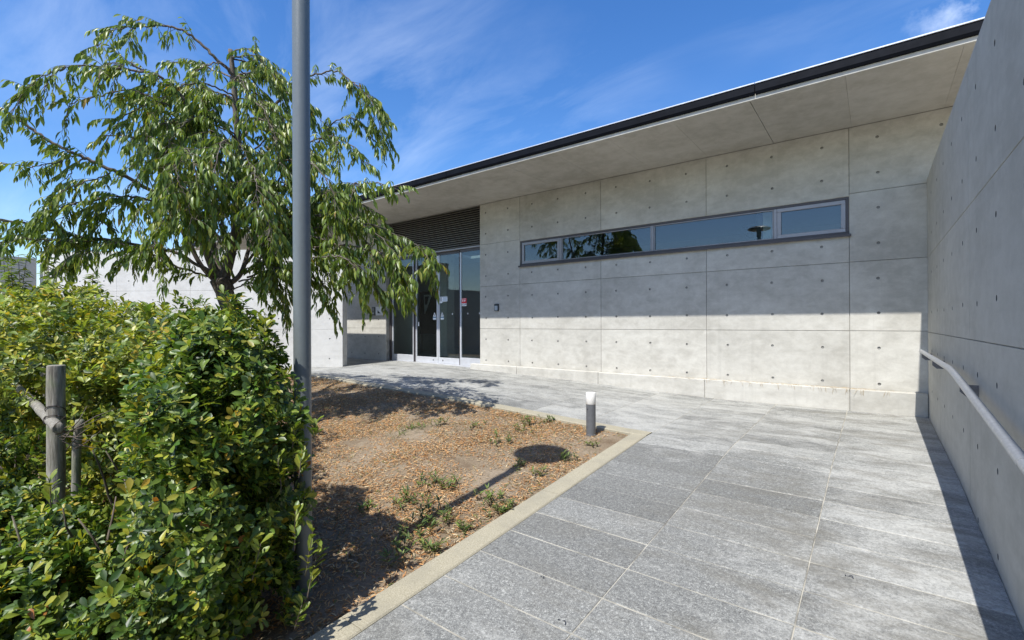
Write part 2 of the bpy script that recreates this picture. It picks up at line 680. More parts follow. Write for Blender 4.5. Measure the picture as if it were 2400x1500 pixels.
cells = []
for ci in range(len(COLX) - 1):
    xr, xl = COLX[ci], COLX[ci + 1]
    ys = [round(1.868 + 0.302 * j, 3) for j in range(-16 if ci < 3 else 11, 19)]
    if ci >= 3:
        ys[0] = 5.0
    if xl < -6.9:
        ys += [7.606, 7.74]
    else:
        ys += [7.481]
    for j in range(len(ys) - 1):
        if ys[j + 1] - ys[j] < 0.1:
            continue
        cells.append((xl, xr, ys[j], ys[j + 1]))
for c_ in cells:
    bed_quad(*c_)
paving = mk('paving', bedv, bedf, 'grout')
tag(paving, 'grey granite slab walkway and landing leading up to the entrance', 'paving', kind='structure')
for (xl, xr, y0, y1) in cells:
    gx = 0.0016 + random.random() * 0.0016
    gy = 0.0018 + random.random() * 0.0026
    lift = random.uniform(-0.0008, 0.0012)
    tilt = random.uniform(-0.001, 0.001)
    ch = 0.003
    vs_ = []
    for (dx, dz) in ((0, -0.03), (0, -0.0035), (ch, 0.0)):
        for (a, b, s) in ((xl, y0, 1), (xr, y0, 1), (xr, y1, -1), (xl, y1, -1)):
            ax = a + (gx + dx) * (1 if a == xl else -1)
            by = b + (gy + dx) * (1 if b == y0 else -1)
            vs_.append((ax, by, gz(ax, by) + dz + lift + tilt * s))
    fs = [(8, 9, 10, 11)]
    for lv in (0, 4):
        for q in range(4):
            q2 = (q + 1) % 4
            fs.append((lv + q, lv + q2, lv + 4 + q2, lv + 4 + q))
    mk('slab', vs_, fs, 'granite_slab', paving)

# kerb of sand-coloured concrete round the planting bed
kerb = bpy.data.objects.new('kerb', None)
col.objects.link(kerb)
kerb.location = (-2.02, 4.9, gz(-2.02, 4.9))
tag(kerb, 'sand coloured concrete kerb bordering the dry planting bed', 'kerb', kind='structure')


def kerb_piece(poly, n_along, axis):
    """poly: x0,x1,y0,y1; subdivided along its length so that it follows the slope"""
    x0, x1, y0, y1 = poly
    vs_, fs = [], []
    b = 0.008
    for i in range(n_along + 1):
        f = i / n_along
        if axis == 'y':
            yy = y0 + (y1 - y0) * f
            sec = [(x0, yy, -0.12), (x0, yy, 0.006 - b), (x0 + b, yy, 0.006), (x1 - b, yy, 0.006), (x1, yy, 0.006 - b), (x1, yy, -0.12)]
        else:
            xx = x0 + (x1 - x0) * f
            sec = [(xx, y1, -0.12), (xx, y1, 0.006 - b), (xx, y1 - b, 0.006), (xx, y0 + b, 0.006), (xx, y0, 0.006 - b), (xx, y0, -0.12)]
        for (a, c_, dz) in sec:
            vs_.append((a, c_, gz(a, c_) + dz + 0.0012 * mnoise.noise(Vector((a * 4, c_ * 4, 0)))))
    for i in range(n_along):
        for q in range(5):
            fs.append((i * 6 + q, i * 6 + q + 1, (i + 1) * 6 + q + 1, (i + 1) * 6 + q))
    fs.append((0, 1, 2, 3, 4, 5))
    fs.append(tuple(n_along * 6 + q for q in (5, 4, 3, 2, 1, 0)))
    o = mk('kerb_stone', vs_, fs, 'kerb_sand', kerb)
    bm = bmesh.new()
    bm.from_mesh(o.data)
    bmesh.ops.recalc_face_normals(bm, faces=bm.faces)
    bm.to_mesh(o.data)
    bm.free()


KY = [-3.0, -2.0, -0.6, 1.33, 3.1, 4.820]
for a, b in zip(KY[:-1], KY[1:]):
    kerb_piece((-2.105, -1.933, a + 0.002, b - 0.002), 6, 'y')
KX = [-1.933, -3.6, -5.4, -7.2, -9.0, -10.8]
for a, b in zip(KX[:-1], KX[1:]):
    kerb_piece((b + 0.002, a - 0.002 if a < -2.0 else a, 4.824, 4.997), 6, 'x')

# planting bed soil
BX = np.linspace(-18, -2.105, 170)
BY = np.linspace(-4.0, 4.824, 112)
bv, bf = [], []
for yy in BY:
    for xx in BX:
        edge = min(1.0, (-2.105 - xx) / 0.25, (4.824 - yy) / 0.25)
        h = gz(xx, yy) - 0.022 + 0.028 * edge * mnoise.noise(Vector((xx * 1.1, yy * 1.1, 3))) + 0.012 * mnoise.noise(Vector((xx * 6, yy * 6, 1)))
        bv.append((xx, yy, h))
nx = len(BX)
for j in range(len(BY) - 1):
    for i in range(nx - 1):
        bf.append((j * nx + i, j * nx + i + 1, (j + 1) * nx + i + 1, (j + 1) * nx + i))
bed = mk('planting_bed', bv, bf, 'soil', smooth=True)
tag(bed, 'parched bare soil of the planting bed beside the walkway', 'soil', kind='structure')


def bed_h(xx, yy):
    edge = min(1.0, (-2.105 - xx) / 0.25, (4.824 - yy) / 0.25)
    return gz(xx, yy) - 0.022 + 0.028 * edge * mnoise.noise(Vector((xx * 1.1, yy * 1.1, 3))) + 0.012 * mnoise.noise(Vector((xx * 6, yy * 6, 1)))


# ------------------------------------------------------------------ concrete panel builder
HOLE_R = 0.0178


def panel_mesh(u0, u1, v0, v1, us, vs2, mapf, gap=0.0018, ch=0.0025, dep=0.011):
    """one form panel: chamfered edge, round tie holes sunk into it"""
    V, F = [], []

    def add(u, v, w):
        V.append(mapf(u, v, w))
        return len(V) - 1
    a0, a1, b0, b1 = u0 + gap, u1 - gap, v0 + gap, v1 - gap
    o = [add(a0, b0, -dep), add(a1, b0, -dep), add(a1, b1, -dep), add(a0, b1, -dep)]
    i_ = [add(a0 + ch, b0 + ch, 0), add(a1 - ch, b0 + ch, 0), add(a1 - ch, b1 - ch, 0), add(a0 + ch, b1 - ch, 0)]
    for q in range(4):
        q2 = (q + 1) % 4
        F.append((o[q], o[q2], i_[q2], i_[q]))
    A0, A1, B0, B1 = a0 + ch, a1 - ch, b0 + ch, b1 - ch
    us = sorted(u for u in us if A0 + 0.05 < u < A1 - 0.05)
    vs2 = sorted(v for v in vs2 if B0 + 0.05 < v < B1 - 0.05)
    if not us or not vs2:
        F.append(tuple(i_))
        return V, F, []
    ub = [A0] + [(p_ + q_) / 2 for p_, q_ in zip(us[:-1], us[1:])] + [A1]
    vb = [B0] + [(p_ + q_) / 2 for p_, q_ in zip(vs2[:-1], vs2[1:])] + [B1]
    caps = []
    for iu, uc in enumerate(us):
        for iv, vc in enumerate(vs2):
            l, r_, d, t_ = ub[iu], ub[iu + 1], vb[iv], vb[iv + 1]
            uc2, vc2 = uc + random.uniform(-.006, .006), vc + random.uniform(-.006, .006)
            angs = [2 * math.pi * s / 12 for s in range(12)]
            for (cu, cv) in ((l, d), (r_, d), (r_, t_), (l, t_)):
                angs.append(math.atan2(cv - vc2, cu - uc2) % (2 * math.pi))
            angs = sorted(set(round(a, 6) for a in angs))
            ring, outer, inn = [], [], []
            for a in angs:
                ca, sa = math.cos(a), math.sin(a)
                ring.append(add(uc2 + HOLE_R * ca, vc2 + HOLE_R * sa, 0))
                inn.append(add(uc2 + HOLE_R * 0.8 * ca, vc2 + HOLE_R * 0.8 * sa, -0.017))
                k1 = ((r_ - uc2) / ca if ca > 1e-9 else ((l - uc2) / ca if ca < -1e-9 else 1e9))
                k2 = ((t_ - vc2) / sa if sa > 1e-9 else ((d - vc2) / sa if sa < -1e-9 else 1e9))
                kk = min(k1, k2)
                outer.append(add(uc2 + kk * ca, vc2 + kk * sa, 0))
            n = len(angs)
            for q in range(n):
                q2 = (q + 1) % n
                F.append((ring[q], outer[q], outer[q2], ring[q2]))
                caps.append(len(F))
                F.append((inn[q], ring[q], ring[q2], inn[q2]))
            caps.append(len(F))
            F.append(tuple(inn))
    return V, F, caps


def panel(u0, u1, v0, v1, us, vs2, mapf, mat, parent, **kw):
    V, F, caps = panel_mesh(u0, u1, v0, v1, us, vs2, mapf, **kw)
    me = bpy.data.meshes.new('panel')
    me.from_pydata([tuple(v) for v in V], [], F)
    me.materials.append(M[mat])
    me.materials.append(M['tie_hole'])
    for c_ in caps:
        me.polygons[c_].material_index = 1
    me.update()
    return link('panel', me, None, parent)


def plane_map(o, U, N):
    o, U, N = Vector(o), Vector(U), Vector(N)
    return lambda u, v, w: (o.x + U.x * u + N.x * w, o.y + U.y * u + N.y * w, v)


HOLEZ = [0.272 + 0.45 * i for i in range(10)]
WY = 7.604            # face of the entrance wall
SOFF = 4.066

# ------------------------------------------------------------------ the building
bld = empty('building', (-3.0, WY, 0.3), 'low concrete building with deep flat eave, ribbon window and glazed entrance', 'building')
core = bmesh.new()
CY0, CY1 = WY + 0.011, WY + 0.26
box_bm(-6.745, 3.4, CY0, CY1, -0.4, 2.665, 0, core)
box_bm(-6.745, -5.665, CY0, CY1, 2.665, 3.160, 0, core)
box_bm(-0.275, 3.4, CY0, CY1, 2.665, 3.160, 0, core)
box_bm(-6.745, 3.4, CY0, CY1, 3.160, SOFF + 0.05, 0, core)
box_bm(-24.0, -9.97, CY0, CY1, -0.4, SOFF + 0.05, 0, core)
# rear and side walls of the block
box_bm(-24.0, 3.4, 14.0, 14.25, -0.4, SOFF + 0.05, 0, core)
box_bm(3.4, 3.65, CY0, 14.25, -0.4, SOFF + 0.05, 0, core)
box_bm(-24.25, -24.0, CY0, 14.25, -0.4, SOFF + 0.05, 0, core)
wall = bm_obj('wall', core, 'joint_core', bld)
mw = plane_map((0, WY, 0), (1, 0, 0), (0, -1, 0))
cols_ = [-6.745, -5.67, -3.87, -2.07, -0.27, 1.53, 3.33]
rows_ = [0.30, 1.396, 2.296, 3.196, SOFF - 0.004]
for i in range(len(cols_) - 1):
    a, b = cols_[i], cols_[i + 1]
    us = [b - 0.3, b - 0.9] if i == 0 else [a + 0.3, a + 0.9, a + 1.5]
    rr = rows_
    segs = list(zip(rows_[:-1], rows_[1:]))
    if 1 <= i <= 3:
        segs = [(0.30, 1.396), (1.396, 2.296), (2.296, 2.665), (3.162, SOFF - 0.004)]
    for (c0, c1) in segs:
        panel(a, b, c0, c1, us, HOLEZ, mw, 'concrete', wall)
for i in range(7):
    b = -9.97 - 1.8 * i
    for (c0, c1) in zip(rows_[:-1], rows_[1:]):
        panel(b - 1.8, b, c0, c1, [b - .3, b - .9, b - 1.5], HOLEZ, mw, 'concrete', wall)

# plinth blocks
plinth = box('plinth', -6.90, 3.4, WY - 0.11, WY + 0.0, 0.1, 0.60, 'joint_core', bld)
pe = [-6.92, -5.67, -3.87, -2.07, -0.27, 1.53]
for a, b in zip(pe[:-1], pe[1:]):
    bb = min(b, 0.496) if a < 0.5 else b
    box('plinth_block', a + .003, bb - .003, WY - 0.125, WY - 0.013, 0.12, 0.643 + random.uniform(-.002, .002), 'concrete', plinth, 0.006)

# roof slab, soffit panels, gutter, cap
EAVE = 5.975
rb = bmesh.new()
box_bm(-24.3, -10.4, EAVE + 0.03, 14.3, SOFF + 0.014, 4.24, 0, rb)
box_bm(-7.4, 3.9, EAVE + 0.03, 14.3, SOFF + 0.014, 4.24, 0, rb)
box_bm(-10.4, -7.4, EAVE + 0.03, 9.9, SOFF + 0.014, 4.24, 0, rb)
box_bm(-10.4, -7.4, 11.3, 14.3, SOFF + 0.014, 4.24, 0, rb)  # slab left open here only so daylight reaches the lobby
roof = bm_obj('roof', rb, 'joint_core', bld)
box('added_skylight', -10.45, -7.35, 9.85, 11.35, 4.245, 4.27, 'glass', roof)  # out of view; roof glazing added to brighten the lobby inside
x = 3.36
while x > -24:
    xl = x - 0.9
    bold = abs(((x + 1.14) / 3.6) - round((x + 1.14) / 3.6)) < 0.02
    ga = 0.005 if bold else 0.0008
    box('soffit_panel', xl + 0.0008, x - ga, EAVE + 0.01, WY - 0.002, SOFF, SOFF + 0.02, 'concrete_soffit', roof, 0.0008)
    x = xl
box('fascia', -24.3, 3.9, EAVE, EAVE + 0.028, SOFF - 0.001, 4.13, 'concrete', roof, 0.003)
for k_ in range(6):
    x1 = 3.9 - k_ * 4.98
    x0 = max(-24.3, x1 - 4.98)
    bm = bmesh.new()
    # gutter profile extruded along x
    prof = [(EAVE - 0.004, 4.112), (EAVE - 0.026, 4.115), (EAVE - 0.040, 4.14), (EAVE - 0.040, 4.224), (EAVE + 0.05, 4.224), (EAVE + 0.05, 4.112)]
    va = [bm.verts.new((x0 + 0.004, y_, z_)) for y_, z_ in prof]
    vb_ = [bm.verts.new((x1 - 0.004, y_, z_)) for y_, z_ in prof]
    n = len(prof)
    for q in range(n):
        bm.faces.new((va[q], va[(q + 1) % n], vb_[(q + 1) % n], vb_[q]))
    bm.faces.new(va)
    bm.faces.new(vb_[::-1])
    bm_obj('gutter', bm, 'gutter_dark', roof)
    box('roof_cap', x0 + .002, x1 - .002, EAVE - 0.050, EAVE + 0.12, 4.226, 4.241, 'cap_metal', roof, 0.003)

# ribbon window
win = empty('window', (-2.97, WY, 2.665), None, None)
win.parent = bld
win.location = Vector((-2.97, WY, 2.665)) - bld.location
WX0, WX1, WZ0, WZ1 = -5.664, -0.276, 2.666, 3.159
FY0, FY1 = WY + 0.015, WY + 0.095


def wbox(name, x0, x1, z0, z1, y0, y1, mat, bev=0.003):
    return box(name, x0, x1, y0, y1, z0, z1, mat, win, bev)


fr_bm = bmesh.new()
box_bm(WX0, WX1, FY0, FY1, WZ1 - 0.03, WZ1, 0.002, fr_bm)
box_bm(WX0, WX1, FY0, FY1, WZ0, WZ0 + 0.034, 0.002, fr_bm)
box_bm(WX0, WX0 + 0.03, FY0, FY1, WZ0 + 0.034, WZ1 - 0.03, 0.002, fr_bm)
box_bm(WX1 - 0.03, WX1, FY0, FY1, WZ0 + 0.034, WZ1 - 0.03, 0.002, fr_bm)
bm_obj('frame', fr_bm, 'window_dark', win)
sill_bm = bmesh.new()
box_bm(WX0 - 0.02, WX1 + 0.025, WY - 0.045, FY0 + 0.03, WZ0 - 0.022, WZ0 - 0.002, 0.003, sill_bm)
box_bm(WX0 - 0.02, WX1 + 0.025, WY - 0.047, WY - 0.040, WZ0 - 0.034, WZ0 - 0.018, 0.001, sill_bm)
bm_obj('sill', sill_bm, 'window_dark', win)
mull = [-4.725, -2.935, -1.13]
for m_ in mull:
    wbox('mullion', m_ - 0.021, m_ + 0.021, WZ0 + 0.036, WZ1 - 0.032, FY0 + 0.006, FY1 - 0.006, 'window_alu')
edges = [WX0 + 0.032] + mull + [WX1 - 0.032]
for q in range(4):
    a = edges[q] + (0.022 if q > 0 else 0.0)
    b = edges[q + 1] - (0.022 if q < 3 else 0.0)
    z0, z1 = WZ0 + 0.036, WZ1 - 0.032
    s = 0.052 if q in (0, 3) else 0.016
    y0, y1 = (FY0 + 0.004, FY0 + 0.05) if q in (0, 3) else (FY0 + 0.012, FY0 + 0.055)
    sb = bmesh.new()
    box_bm(a, b, y0, y1, z1 - s, z1, 0.003, sb)
    box_bm(a, b, y0, y1, z0, z0 + s, 0.003, sb)
    box_bm(a, a + s, y0 + .001, y1, z0 + s, z1 - s, 0.003, sb)
    box_bm(b - s, b, y0 + .001, y1, z0 + s, z1 - s, 0.003, sb)
    bm_obj('sash', sb, 'window_alu', win)
    box('pane', a + s - .004, b - s + .004, y0 + 0.022, y0 + 0.027, z0 + s - .004, z1 - s + .004, 'glass', win)

# louvre above the doors
LX0, LX1 = -9.96, -6.750
DY = WY + 0.12
lou = empty('louver', (0, 0, 0), None, None)
lou.parent = bld
lou.location = Vector((-8.3, DY, 3.21)) - bld.location
box('louver_back', LX0, LX1, DY + 0.09, DY + 0.1, 3.21, SOFF - .003, 'board_black', lou)
nz = 17
for q in range(nz):
    z = 3.235 + q * (SOFF - 3.235) / nz
    a = LX0 + 0.01
    b = LX1 - 0.004
    mk('slat', [(a, DY - 0.02, z), (b, DY - 0.02, z), (b, DY - 0.02, z + 0.008), (a, DY - 0.02, z + 0.008),
                (a, DY + 0.05, z + 0.036), (b, DY + 0.05, z + 0.036), (b, DY + 0.05, z + 0.044), (a, DY + 0.05, z + 0.044)],
       [(0, 1, 2, 3), (7, 6, 5, 4), (3, 2, 6, 7), (4, 5, 1, 0), (0, 3, 7, 4), (1, 5, 6, 2)], 'louver_dark', lou)

# entrance doors
DZ0, DZ1 = 0.572, 3.185
door_set = empty('entrance_screen', (0, 0, 0), None, None)
door_set.parent = bld
door_set.location = Vector((-8.3, DY, DZ0)) - bld.location
box('transom', LX0, LX1, DY - 0.03, DY + 0.09, DZ1, DZ1 + 0.035, 'window_alu', door_set, 0.003)
box('jamb', LX0 + 0.005, LX0 + 0.075, DY - 0.02, DY + 0.09, DZ0 - 0.05, DZ1 - .001, 'window_dark', door_set, 0.003)
box('jamb', LX1 - 0.028, LX1 - 0.002, DY + 0.0, DY + 0.09, DZ0 - 0.05, DZ1 - .001, 'window_dark', door_set, 0.003)
box('threshold', LX0, LX1, DY - 0.04, DY + 0.1, DZ0 - 0.06, DZ0 - 0.004, 'door_alu', door_set, 0.003)
dxs = [LX0 + 0.077, -9.025, -8.22, -7.466, LX1 - 0.03]
doors = []
for q in range(4):
    side = q in (0, 3)
    nm = 'side_light' if side else 'door'
    a, b = dxs[q] + 0.004, dxs[q + 1] - 0.004
    yo = DY + (0.0 if side else 0.045)
    d = empty(nm, (0, 0, 0), None, None)
    d.parent = bld
    d.location = Vector(((a + b) / 2, yo, DZ0)) - bld.location
    doors.append((d, a, b, yo))
    st = 0.046
    zt = DZ1 - 0.004
    rail = 0.165 if side else 0.135
    box('bottom_rail', a, b, yo, yo + 0.036, DZ0, DZ0 + rail, 'door_alu', d, 0.004)
    box('top_rail', a + .001, b - .001, yo + .002, yo + 0.034, zt - 0.06, zt, 'window_dark', d, 0.003)
    box('stile', a + .0005, a + st, yo + .001, yo + 0.035, DZ0 + rail + .001, zt - 0.061, 'door_alu', d, 0.003)
    box('stile', b - st, b - .0005, yo + .001, yo + 0.035, DZ0 + rail + .001, zt - 0.061, 'door_alu', d, 0.003)
    box('pane', a + st - .004, b - st + .004, yo + 0.014, yo + 0.02, DZ0 + rail - .006, zt - 0.056, 'glass', d)
    if not side:
        lx = b - 0.16 if q == 1 else a + 0.16
        vv, ff = [], []
        for rr_, yy in ((0.018, yo - 0.0005), (0.016, yo - 0.006)):
            for s in range(14):
                an = 2 * math.pi * s / 14
                vv.append((lx + rr_ * math.cos(an), yy, DZ0 + 0.068 + rr_ * math.sin(an)))
        ff = [(s, (s + 1) % 14, 14 + (s + 1) % 14, 14 + s) for s in range(14)] + [tuple(range(14, 28))]
        mk('lock', vv, ff, 'bracket_steel', d)

# mullion posts standing between the lights
for q in (1, 3):
    box('post', dxs[q] - 0.003, dxs[q] + 0.003, DY - 0.012, DY + 0.085, DZ0, DZ1 - 0.002, 'window_dark', door_set)


def decal(name, pts2, y, mat, parent, th=0.0012):
    """thin sheet stuck on a face that looks along -y; pts2 = (x,z) outline"""
    n = len(pts2)
    v = [(x_, y, z_) for x_, z_ in pts2] + [(x_, y + th, z_) for x_, z_ in pts2]
    f = [tuple(range(n)), tuple(range(2 * n - 1, n - 1, -1))] + [(q, n + q, n + (q + 1) % n, (q + 1) % n) for q in range(n)]
    bm = bmesh.new()
    vv = [bm.verts.new(c_) for c_ in v]
    for ff in f:
        bm.faces.new([vv[q] for q in ff])
    return bm_obj(name, bm, mat, parent)


def rect(cx_, cz_, w, h):
    return [(cx_ - w / 2, cz_ - h / 2), (cx_ + w / 2, cz_ - h / 2), (cx_ + w / 2, cz_ + h / 2), (cx_ - w / 2, cz_ + h / 2)]


def lettering(txt, cx_, cz_, y, size, mat, parent):
    cu = bpy.data.curves.new('lettering', 'FONT')
    cu.body = txt
    cu.size = size
    cu.align_x = 'CENTER'
    cu.align_y = 'CENTER'
    cu.extrude = 0.0003
    to = bpy.data.objects.new('tmp_text', cu)
    col.objects.link(to)
    dg = bpy.context.evaluated_depsgraph_get()
    me = bpy.data.meshes.new_from_object(to.evaluated_get(dg))
    bpy.data.objects.remove(to)
    me.transform(Matrix.Translation((cx_, y, cz_)) @ Matrix.Rotation(R(90), 4, 'X'))
    me.materials.clear()
    return link('lettering', me, mat, parent)


# stickers on the glass
for q in (1, 2):
    d, a, b, yo = doors[q]
    yg = yo + 0.0125
    cxm = b - 0.125 if q == 1 else a + 0.125
    decal('warning_sticker', [(cxm - 0.055, 1.675), (cxm + 0.055, 1.675), (cxm, 1.78)], yg, 'sticker_white', d)
    decal('warning_symbol', [(cxm - 0.014, 1.69), (cxm + 0.014, 1.69), (cxm + 0.005, 1.74), (cxm - 0.005, 1.74)], yg - 0.002, 'ink_dark', d)
    decal('sticker_band', rect(cxm, 1.655, 0.11, 0.024), yg, 'sticker_blue', d)
    decal('sticker_label', rect(cxm, 1.622, 0.11, 0.038), yg, 'sticker_white', d)
d, a, b, yo = doors[1]
decal('pull_plate', rect(a + 0.10, 1.50, 0.04, 0.10), yo + 0.0125, 'sticker_white', d)
d, a, b, yo = doors[2]
yg = yo + 0.0125
decal('notice', rect(a + 0.175, 2.083, 0.25, 0.115), yg, 'sticker_white', d)
decal('notice_tab', rect(a + 0.09, 2.010, 0.08, 0.03), yg, 'sticker_white', d)
for q, zz in enumerate((2.123, 2.098, 2.073, 2.048)):
    decal('notice_line', rect(a + 0.215, zz, 0.14 - 0.02 * (q % 2), 0.008), yg - 0.002, 'sticker_blue', d)
    decal('notice_line', rect(a + 0.09, zz - 0.005, 0.045, 0.014), yg - 0.002, 'ink_dark', d)
d, a, b, yo = doors[3]
yg = yo + 0.0125
decal('security_sticker', rect(a + 0.115, 2.02, 0.17, 0.115), yg, 'sticker_red', d)
decal('security_label', rect(a + 0.115, 1.932, 0.17, 0.06), yg, 'sticker_white', d)
lettering('SECOM', a + 0.115, 1.932, yg - 0.0016, 0.05, 'ink_dark', d)
decal('sticker_mark', rect(a + 0.085, 2.02, 0.035, 0.026), yg - 0.002, 'sticker_white', d)
decal('sticker_mark', rect(a + 0.145, 2.02, 0.035, 0.026), yg - 0.002, 'sticker_white', d)
decal('sticker_mark', rect(a + 0.115, 2.06, 0.13, 0.011), yg - 0.002, 'sticker_white', d)
# manifestation dots
for q, fx in ((2, .62), (3, .35), (3, .86)):
    d, a, b, yo = doors[q]
    decal('dot', rect(a + (b - a) * fx, 1.73, 0.022, 0.035), yo + 0.0125, 'sticker_white', d)

# interior shell
inn_ = empty('interior', (0, 0, 0), None, None)
inn_.parent = bld
inn_.location = Vector((-6, 10, 0.6)) - bld.location
box('floor', -12.5, 3.3, WY + 0.27, 13.9, 0.5, 0.60, 'interior_floor', inn_)
cb = bmesh.new()
box_bm(-12.5, -10.4, WY + 0.27, 13.9, 3.62, 3.70, 0, cb)
box_bm(-7.4, 3.3, WY + 0.27, 13.9, 3.62, 3.70, 0, cb)
box_bm(-10.4, -7.4, WY + 0.27, 9.9, 3.62, 3.70, 0, cb)
box_bm(-10.4, -7.4, 11.3, 13.9, 3.62, 3.70, 0, cb)  # ceiling left open below the added roof glazing, to light the lobby
bm_obj('ceiling', cb, 'interior_ceiling', inn_)
box('back_wall', -12.5, 3.3, 12.2, 12.4, 0.61, 3.61, 'interior_dark', inn_)
box('partition', -6.2, -6.0, WY + 0.27, 12.19, 0.61, 3.61, 'interior_dark', inn_)
box('partition', -12.4, -12.2, WY + 0.27, 12.19, 0.61, 3.61, 'interior_dark', inn_)
box('partition', -11.6, -10.0, 8.5, 8.62, 0.61, 3.61, 'interior_white', inn_, 0.004)
box('column', -9.44, -9.18, 9.0, 9.3, 0.61, 3.61, 'interior_white', inn_, 0.01)
box('column', -1.34, -1.215, 7.92, 8.0, 0.61, 3.61, 'interior_white', inn_, 0.01)
box('column', -1.43, -1.35, 7.93, 8.0, 0.61, 3.61, 'board_black', inn_, 0.01)

nb = empty('notice_board', (-10.6, 9.6, 0.6), 'black display board with a white triangular poster seen through the left door', 'board')
box('panel', -10.97, -10.23, 9.6, 9.66, 1.2, 2.47, 'board_black', nb, 0.005)
decal('poster', [(-10.76, 2.37), (-10.74, 1.80), (-10.70, 1.80), (-10.40, 2.37)], 9.592, 'paper', nb)
decal('poster_band', [(-10.72, 2.32), (-10.71, 2.08), (-10.62, 2.08), (-10.53, 2.32)], 9.588, 'ink_dark', nb)
for sx in (-10.9, -10.3):
    box('leg', sx - .02, sx + .02, 9.61, 9.65, 0.6, 1.199, 'bracket_steel', nb)

lp = empty('floor_lamp', (-1.50, 8.25, 0.6), 'dark conical uplighter seen through the ribbon window', 'lamp')
v, f = lathe([(0.11, 2.86), (0.125, 2.87), (0.20, 3.02), (0.195, 3.025), (0.11, 2.89)], -1.50, 8.25, 28)
o = mk('lamp_shade', v, f, 'board_black', lp)
smooth_by_angle(o)
v, f = lathe([(0.02, 0.6), (0.02, 2.859)], -1.50, 8.25, 12)
mk('stand', v, f, 'bracket_steel', lp)

# card reader on the wall
rd = empty('card_reader', (-6.27, WY, 1.80), 'small grey card reader with black surround beside the entrance', 'card reader')
rx = -6.27
box('housing', rx - 0.056, rx + 0.056, WY - 0.03, WY - 0.001, 1.765, 1.915, 'reader_black', rd, 0.006, 2)
box('face_plate', rx - 0.040, rx + 0.040, WY - 0.034, WY - 0.0301, 1.778, 1.875, 'reader_face', rd, 0.001)

# sign and plaque on the wall left of the doors
sx, sz = -10.23, 1.84
sg = empty('information_sign', (sx, WY, 1.75), 'white square sign with black symbol left of the doors', 'sign')
box('plate', sx - 0.145, sx + 0.145, WY - 0.02, WY - 0.002, sz - 0.115, sz + 0.115, 'paper', sg, 0.003)
decal('symbol', [(sx - 0.06, sz - 0.06), (sx + 0.06, sz - 0.06), (sx - 0.06, sz + 0.02)], WY - 0.0225, 'ink_dark', sg)
ip = empty('intercom', (sx - 0.25, WY, 1.73), 'narrow dark intercom panel beside the white sign', 'intercom')
box('plate', sx - 0.31, sx - 0.18, WY - 0.025, WY - 0.002, sz - 0.11, sz + 0.11, 'reader_black', ip, 0.004)
box('speaker_grille', sx - 0.285, sx - 0.205, WY - 0.028, WY - 0.0255, sz + 0.01, sz + 0.08, 'bracket_steel', ip, 0.001)
box('button', sx - 0.265, sx - 0.225, WY - 0.031, WY - 0.0255, sz - 0.075, sz - 0.035, 'reader_face', ip, 0.001)
wl_ = empty('wall_lantern', (-11.26, WY, 2.7), 'pale blue box lantern with dark base behind the branches', 'lantern')
box('shade', -11.39, -11.13, WY - 0.2, WY - 0.003, 2.86, 3.08, 'lantern_blue', wl_, 0.01)
mk('base', [(-11.36, WY - .19, 2.849), (-11.16, WY - .19, 2.849), (-11.16, WY - .003, 2.849), (-11.36, WY - .003, 2.849),
            (-11.29, WY - .1, 2.7), (-11.23, WY - .1, 2.7), (-11.23, WY - .003, 2.7), (-11.29, WY - .003, 2.7)],
   [(0, 1, 2, 3), (7, 6, 5, 4), (0, 4, 5, 1), (1, 5, 6, 2), (2, 6, 7, 3), (3, 7, 4, 0)], 'reader_black', wl_)

# ------------------------------------------------------------------ right hand wall
RX = 0.50
RTOP = 3.245
rw = empty('concrete_wall', (RX + 0.12, 2.0, 0.0), 'tall smooth concrete wall in shade along the right of the walkway', 'wall')
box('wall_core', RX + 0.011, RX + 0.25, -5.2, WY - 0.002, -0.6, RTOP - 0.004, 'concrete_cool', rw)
rm = plane_map((RX, 0, 0), (0, -1, 0), (-1, 0, 0))
ye = [WY - 0.002, 6.195, 4.395, 2.595, 0.795, -1.005, -2.805, -5.2]
rrz = [-0.55, 1.386, 2.286, RTOP]
hol = [4.395 + 0.3 + 0.6 * i for i in range(-16, 5)]
for a, b in zip(ye[:-1], ye[1:]):
    for c0, c1 in zip(rrz[:-1], rrz[1:]):
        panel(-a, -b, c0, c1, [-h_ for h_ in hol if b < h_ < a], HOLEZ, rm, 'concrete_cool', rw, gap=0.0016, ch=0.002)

# handrail
HX = 0.42
hr = empty('handrail', (HX, 4.75, 0.8), 'galvanised tube handrail fixed along the right concrete wall', 'handrail')


HZ, HB, HS = 1.168, 4.48, 0.086
ctrl = [Vector((HX, 7.25, HZ)), Vector((HX, 6.0, HZ)), Vector((HX, HB + .2, HZ)), Vector((HX, HB + .1, HZ - .001)), Vector((HX, HB, HZ - .006)),
        Vector((HX, HB - .1, HZ - .0125)), Vector((HX, HB - .2, HZ - .2 * HS - .002)), Vector((HX, 3.0, HZ - (HB - 3.0) * HS - .002)), Vector((HX, 2.62, HZ - (HB - 2.62) * HS - .002))]
v, f = sweep(ctrl, [0.021] * len(ctrl), 20)
o = mk('rail', v, f, 'galvanised', hr)
smooth_by_angle(o)
slope = Vector((0, -1, -HS)).normalized()
e0 = ctrl[-1]
sl = [e0 + slope * 0.004, e0 + slope * 0.16]
v, f = sweep(sl, [0.0222, 0.0222], 20)
smooth_by_angle(mk('sleeve', v, f, 'galvanised', hr))
e1 = sl[-1] + slope * 0.004
v, f = sweep([e1, e1 + slope * 5.0], [0.021, 0.021], 20)
smooth_by_angle(mk('rail', v, f, 'galvanised', hr))
